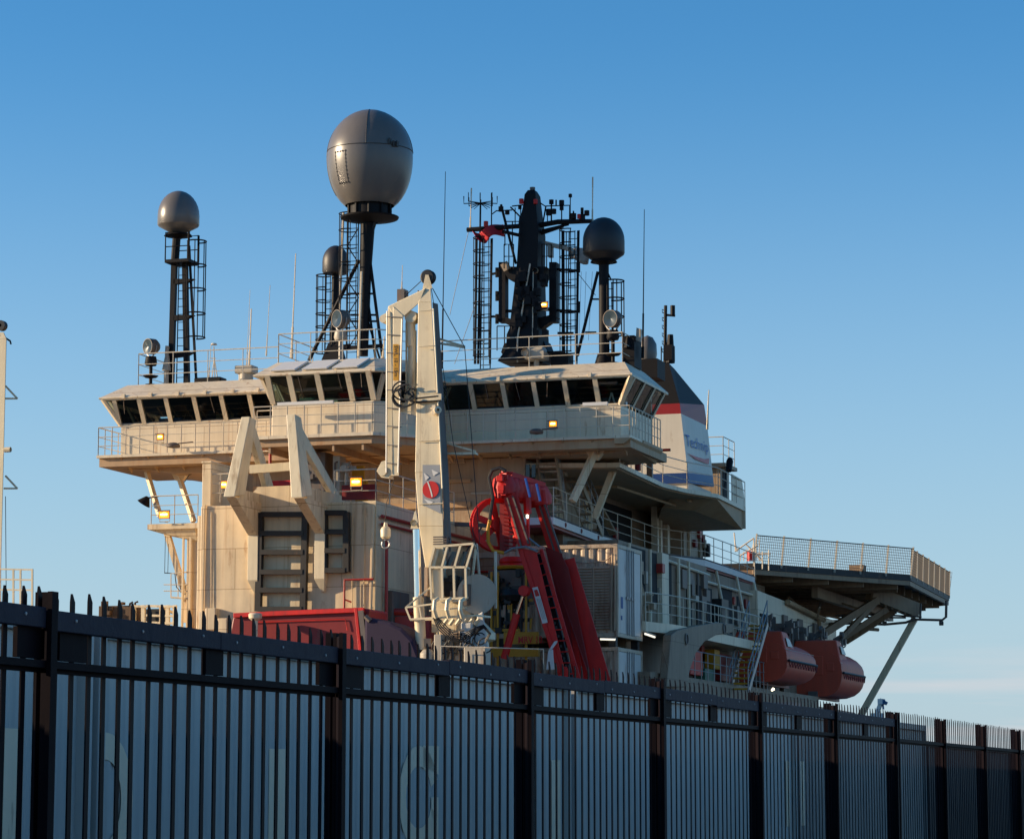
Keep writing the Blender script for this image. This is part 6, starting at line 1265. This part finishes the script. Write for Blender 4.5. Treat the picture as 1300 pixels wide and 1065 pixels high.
# ================================================================== FENCE
RF_ = 24.55
pf_ = [-83.8-3.6*k for k in (3,2,1)]+[-83.8+3.6*k for k in range(0,22)]
pf_.sort()
def fence_run(f_a, f_b, lab, board, group):
    ps = [p for p in pf_ if f_a-.01 <= p <= f_b+.01]
    t = thing('palisade_fence',lab,'fence',V(RF_,(f_a+f_b)/2,0),group)
    for p in ps:
        m = MB(); m.box(RF_-.115,RF_-.05,p+.045,p+.115,0,2.475); m.box(RF_+.032,RF_+.055,p-.12,p-.06,0,2.465); m.hex([V(RF_-.05,p+.05,.02),V(RF_-.05,p+.06,.02),V(RF_+.032,p-.09,.02),V(RF_+.032,p-.10,.02)],[V(RF_-.05,p+.05,2.45),V(RF_-.05,p+.06,2.45),V(RF_+.032,p-.09,2.45),V(RF_+.032,p-.10,2.45)]); m.build('post','post',t)
    for a,b in zip(ps[:-1],ps[1:]):
        n=22; pitch=(b-a)/n; m = MB()
        for i in range(n):
            y=a+pitch*(i+.5)+random.uniform(-.011,.011); w=.03; zt=2.482+random.uniform(-.008,.01); x0,x1=RF_-.035,RF_-.027; lean=random.uniform(-.009,.009)
            poly=[(y-w,0.05),(y+w,0.05),(y+w,zt-.038),(y+w*.12,zt),(y-w*.12,zt),(y-w,zt-.038)]
            vs=[V(x0+(.010 if k in (0,5) else 0),yy+(lean if zz>1 else 0),zz) for k,(yy,zz) in enumerate(poly)]+[V(x1+(.010 if k in (0,5) else 0),yy+(lean if zz>1 else 0),zz) for k,(yy,zz) in enumerate(poly)]
            m.add(vs,[(0,1,2,3,4,5),(11,10,9,8,7,6)]+[(k,6+k,6+(k+1)%6,(k+1)%6) for k in range(6)])
            m.lathe(V(RF_-.022,y,2.13),[(0,.012),(.012,.008),(.014,0)],6,axis=(1,0,0))
        m.build('pale_panel','fence',t)
        m = MB(); m.prism([V(RF_-.02,a-.05,2.105),V(RF_-.02,a-.05,2.158),V(RF_+.03,a-.05,2.158),V(RF_+.03,a-.05,2.125),V(RF_-.012,a-.05,2.125),V(RF_-.012,a-.05,2.105)],(0,b-a-.01,0)); m.build('rail','post',t)
        m = MB(); m.box(RF_-.02,RF_+.03,a-.05,b-.06,.34,.38); m.build('rail','post',t)
        if board:
            mid=(a+b)/2+.02
            for u0,u1 in ((a-.055,mid-.002),(mid+.002,b-.125)):
                m = MB(); dz=random.uniform(-.006,.006); m.box(RF_-.022,RF_+.03,u0,u1,2.298+dz,2.39+dz); bd=m.build('top_board','board',t,bevel=.004)
                m = MB()
                for v in (.12,.5,.88): m.lathe(V(RF_+.03,u0+(u1-u0)*v,2.34+random.uniform(-.02,.02)),[(0,.006),(.007,.005),(.009,0)],8,axis=(1,0,0))
                sub('bolt', m, 'steel', bd)
            for c,w in ((a+.22,.14),(mid,.11),(b-.2,.13)):
                m = MB(); m.box(RF_-.026,RF_-.004,c-w,c+w,2.165,2.30); m.build('backing_board','post',t)
        else:
            m = MB(); m.box(RF_-.02,RF_+.0,a+.055,b-.055,2.16,2.165); m.build('rail_lip','post',t)
FG='palisade fence sections along the quay'
fence_run(pf_[0], -83.8+3.6*6, 'long near section of dark navy palisade fence topped with a timber board', True, FG)
# the next section starts where the first ends; its posts exclude the shared one
pf_ = [p for p in pf_ if p > -83.8+3.6*6+.1]; pf_ = [-83.8+3.6*6+.14]+pf_
fence_run(pf_[0], pf_[-1], 'far section of dark palisade fence at the right without a timber board', False, FG)
# ================================================================== BLUE-GREY CONTAINERS BEHIND THE FENCE
def quay_box(f0, f1, R, lab, mat, letters, W=2.44, H=2.6):
    t = thing('shipping_container',lab,'container',V(R-W/2,(f0+f1)/2,0),'containers lined up behind the fence'); w=.12
    m = MB()
    for x in (R-W,R-w):
        for y in (f0,f1-w): m.box(x,x+w,y,y+w,0.03,H)
    for z in (.03,H-w):
        m.box(R-w,R-.004,f0+w,f1-w,z+.003,z+w-.003); m.box(R-W+.004,R-W+w,f0+w,f1-w,z+.003,z+w-.003); m.box(R-W+w,R-w,f0+.004,f0+w,z+.003,z+w-.003); m.box(R-W+w,R-w,f1-w,f1-.004,z+.003,z+w-.003)
    m.build('corner_frame',mat,t,bevel=.008)
    m = MB(); corr_wall(m,(R-.07,f0+w,0),(R-.07,f1-w,0),w,H-w,(1,0,0),.14,.010); corr_wall(m,(R-W+.07,f0+w,0),(R-W+.07,f1-w,0),w,H-w,(-1,0,0),.25,.036); m.box(R-W+w,R-w,f0+.05,f0+.08,w,H-w); m.box(R-W+w,R-w,f1-.08,f1-.05,w,H-w); m.box(R-W+w,R-w,f0+w,f1-w,H-.08,H-.05); m.build('wall_panel',mat,t)
    for (y0,y1,zt,kind) in letters:
        m = MB(); x=R-.07+.014; h=1.0; b=zt-h; s_=.2
        if kind=='D':
            n=14; cy=y0+(y1-y0)*.25; rz=h/2; ry=y1-cy; z_=(zt+b)/2
            o_=[V(x,cy+ry*math.sin(math.pi*k/n),z_+rz*math.cos(math.pi*k/n)) for k in range(n+1)]; i2=[V(x,cy+(ry-s_)*math.sin(math.pi*k/n),z_+(rz-s_)*math.cos(math.pi*k/n)) for k in range(n+1)]
            m.add(o_+i2,[(k,k+1,n+2+k,n+1+k) for k in range(n)]); m.add([V(x,y0,zt),V(x,cy,zt),V(x,cy,zt-s_),V(x,y0,zt-s_)],[(0,1,2,3)]); m.add([V(x,y0,b+s_),V(x,cy,b+s_),V(x,cy,b),V(x,y0,b)],[(0,1,2,3)])
        elif kind=='G':
            n=18; cy=(y0+y1)/2; z_=(zt+b)/2; ry=(y1-y0)/2; rz=h/2
            A_=[math.radians(20+ (320)*k/n) for k in range(n+1)]
            o_=[V(x,cy+ry*math.cos(a),z_+rz*math.sin(a)) for a in A_]; i2=[V(x,cy+(ry-s_)*math.cos(a),z_+(rz-s_)*math.sin(a)) for a in A_]
            m.add(o_+i2,[(k,k+1,n+2+k,n+1+k) for k in range(n)]); m.add([V(x,y1-s_*1.1,z_),V(x,y1,z_),V(x,y1,b+.0),V(x,y1-s_*1.1,b)],[(0,1,2,3)]); m.add([V(x,cy+ry*.2,zt),V(x,y1,zt),V(x,y1,zt-s_*1.4),V(x,cy+ry*.2,zt-s_)],[(0,1,2,3)])
        else:
            m.add([V(x,y0,zt),V(x,y1,zt),V(x,y1,b),V(x,y0,b)],[(0,1,2,3)])
        m.build('letter','letter',t)
RC = 21.2; ZL = 2.0
CG = 'blue-grey'
quay_box(-88.8,-82.74,RC,'plain blue-grey container outside the left edge behind the fence','cont',[],H=2.8)
quay_box(-82.6,-76.54,RC,'blue-grey container behind the far left of the fence with one cream bar of lettering','cont',[(-77.93,-77.5,ZL,'I')],H=2.8)
quay_box(-76.44,-64.25,RC,'long blue-grey container with cream letters D and G behind the two tallest fence bays','cont',[(-76.41+.06,-75.72,ZL,'D'),(-73.06,-72.7,1.92,'I'),(-69.85,-68.7,ZL,'G'),(-64.85,-64.5,1.9,'I')],H=2.8)
quay_box(-64.1,-51.9,RC,'blue-grey container behind the middle fence bays below the red frame','cont',[(-52.45,-52.2,ZL,'I')],H=2.8)
quay_box(-51.75,-39.6,RC,'blue-grey container behind the fence below the lifeboats','cont2b',[(-51.4,-51.1,ZL,'I')],H=2.8)
quay_box(-39.4,-27.2,RC,'dark brown container behind the far fence section','cont2',[],H=2.5)
quay_box(-27.0,-14.8,RC,'dark brown container at the right edge of the picture','cont2',[],H=2.5)
# ================================================================== distant harbour crane
F9 = 900.0
t = thing('harbour_crane','tiny distant blue harbour crane on the horizon right of the helideck brace','crane',V(A(1114,985,F9).x,F9,0))
m = MB(); a=A(1114,905,F9); m.box(a.x-2,a.x+2,F9-2,F9+2,0,a.z); m.build('tower','bluec',t)
m = MB(); m.beam(A(1113,906,F9),A(1120,887,F9),1.4,1.4); m.beam(A(1119,889,F9),A(1126,893,F9),1.4,1.2); m.beam(A(1120,887,F9),A(1121.5,900,F9),.6,.6); m.build('jib','bluec',t)
m = MB(); m.box(A(1116,890,F9).x,A(1122,890,F9).x,F9-3,F9+3,A(1119,894,F9).z,A(1119,887,F9).z); m.build('counterweight','bluec',t)
# ================================================================== GROUND, WATER
m = MB(); m.add([(-4000,-3000,-1.6),(5000,-3000,-1.6),(5000,9000,-1.6),(-4000,9000,-1.6)],[(0,1,2,3)])
def water_mat():
    m_, n, l, b = new_mat('harbour_water'); b.inputs['Base Color'].default_value=(.02,.045,.055,1); b.inputs['Roughness'].default_value=.12
    ns=n.new('ShaderNodeTexNoise'); ns.inputs['Scale'].default_value=.6; ns.inputs['Detail'].default_value=8; tc=n.new('ShaderNodeTexCoord'); l.new(tc.outputs['Object'],ns.inputs['Vector'])
    bp=n.new('ShaderNodeBump'); bp.inputs['Strength'].default_value=.4; l.new(ns.outputs['Fac'],bp.inputs['Height']); l.new(bp.outputs[0],b.inputs['Normal']); return m_
M['water']=water_mat(); struct(m.build('water','water'))
m = MB(); m.box(5.3,400,-300,200,-3,0); struct(m.build('quay','asphalt'))
m = MB(); m.box(5.3,5.8,-300,200,0.0,.2); o=struct(m.build('quay_kerb','greyl'))
# ================================================================== LIGHT, SKY, CAMERA
AZ, EL = math.radians(-90), math.radians(15)
sd = Vector((math.sin(AZ)*math.cos(EL), math.cos(AZ)*math.cos(EL), math.sin(EL)))
sl = bpy.data.lights.new('sun','SUN'); sl.energy = 5.0; sl.angle = math.radians(.5); sl.color = (1.0,.78,.52)
so = bpy.data.objects.new('sun', sl); COL.objects.link(so); so.rotation_euler = sd.to_track_quat('Z','Y').to_euler()
w = bpy.data.worlds.new('World'); scene.world = w; w.use_nodes = True; n = w.node_tree.nodes; l = w.node_tree.links
bg = n['Background']; sk = n.new('ShaderNodeTexSky'); sk.sky_type = 'NISHITA'; sk.sun_disc = False; sk.sun_elevation = EL; sk.sun_rotation = AZ % (2*math.pi)
sk.air_density = 1.0; sk.dust_density = .15; sk.ozone_density = 3.0; sk.altitude = 600
hs = n.new('ShaderNodeHueSaturation'); hs.inputs['Saturation'].default_value = 1.28; l.new(sk.outputs[0], hs.inputs['Color']); 
tcw = n.new('ShaderNodeTexCoord'); sx = n.new('ShaderNodeSeparateXYZ'); l.new(tcw.outputs['Generated'], sx.inputs[0])
mk = n.new('ShaderNodeMapRange'); mk.interpolation_type = 'SMOOTHSTEP'; mk.inputs[1].default_value = .27; mk.inputs[2].default_value = 0.0; mk.inputs[3].default_value = 0; mk.inputs[4].default_value = .8; l.new(sx.outputs['Z'], mk.inputs[0])
mpw = n.new('ShaderNodeMapping'); mpw.inputs['Scale'].default_value = (5,5,90); l.new(tcw.outputs['Generated'], mpw.inputs[0])
nw = n.new('ShaderNodeTexNoise'); nw.inputs['Scale'].default_value = 1.3; nw.inputs['Detail'].default_value = 5; l.new(mpw.outputs[0], nw.inputs['Vector'])
mc = n.new('ShaderNodeMapRange'); mc.inputs[1].default_value = .5; mc.inputs[2].default_value = .75; mc.inputs[3].default_value = 0; mc.inputs[4].default_value = 1; l.new(nw.outputs['Fac'], mc.inputs[0])
lowm = n.new('ShaderNodeMapRange'); lowm.interpolation_type='SMOOTHSTEP'; lowm.inputs[1].default_value = .06; lowm.inputs[2].default_value = .02; lowm.inputs[3].default_value = 0; lowm.inputs[4].default_value = .7; l.new(sx.outputs['Z'], lowm.inputs[0])
cm = n.new('ShaderNodeMath'); cm.operation='MULTIPLY'; l.new(mc.outputs[0], cm.inputs[0]); l.new(lowm.outputs[0], cm.inputs[1])
h1 = n.new('ShaderNodeMix'); h1.data_type='RGBA'; l.new(mk.outputs[0], h1.inputs[0]); l.new(hs.outputs[0], h1.inputs[6]); h1.inputs[7].default_value = (2.3,3.2,4.1,1)
h2 = n.new('ShaderNodeMix'); h2.data_type='RGBA'; l.new(cm.outputs[0], h2.inputs[0]); l.new(h1.outputs[2], h2.inputs[6]); h2.inputs[7].default_value = (4.6,4.1,4.1,1)
l.new(h2.outputs[2], bg.inputs[0]); bg.inputs[1].default_value = .125
cam = bpy.data.cameras.new('camera'); co = bpy.data.objects.new('camera', cam); COL.objects.link(co); scene.camera = co
cam.sensor_fit='HORIZONTAL'; cam.sensor_width = 36; cam.lens = FP/1300*36; cam.shift_y = -45/1300; cam.clip_start=.5; cam.clip_end = 20000
co.location = (0,0,CZ); co.rotation_euler = (math.pi/2+TH,0,0)
vs_ = scene.view_settings; vs_.view_transform = 'Standard'; vs_.look = 'None'; vs_.gamma = 1; vs_.exposure = 0.48
for o in bpy.data.objects:
    if '_b' in o: del o['_b']
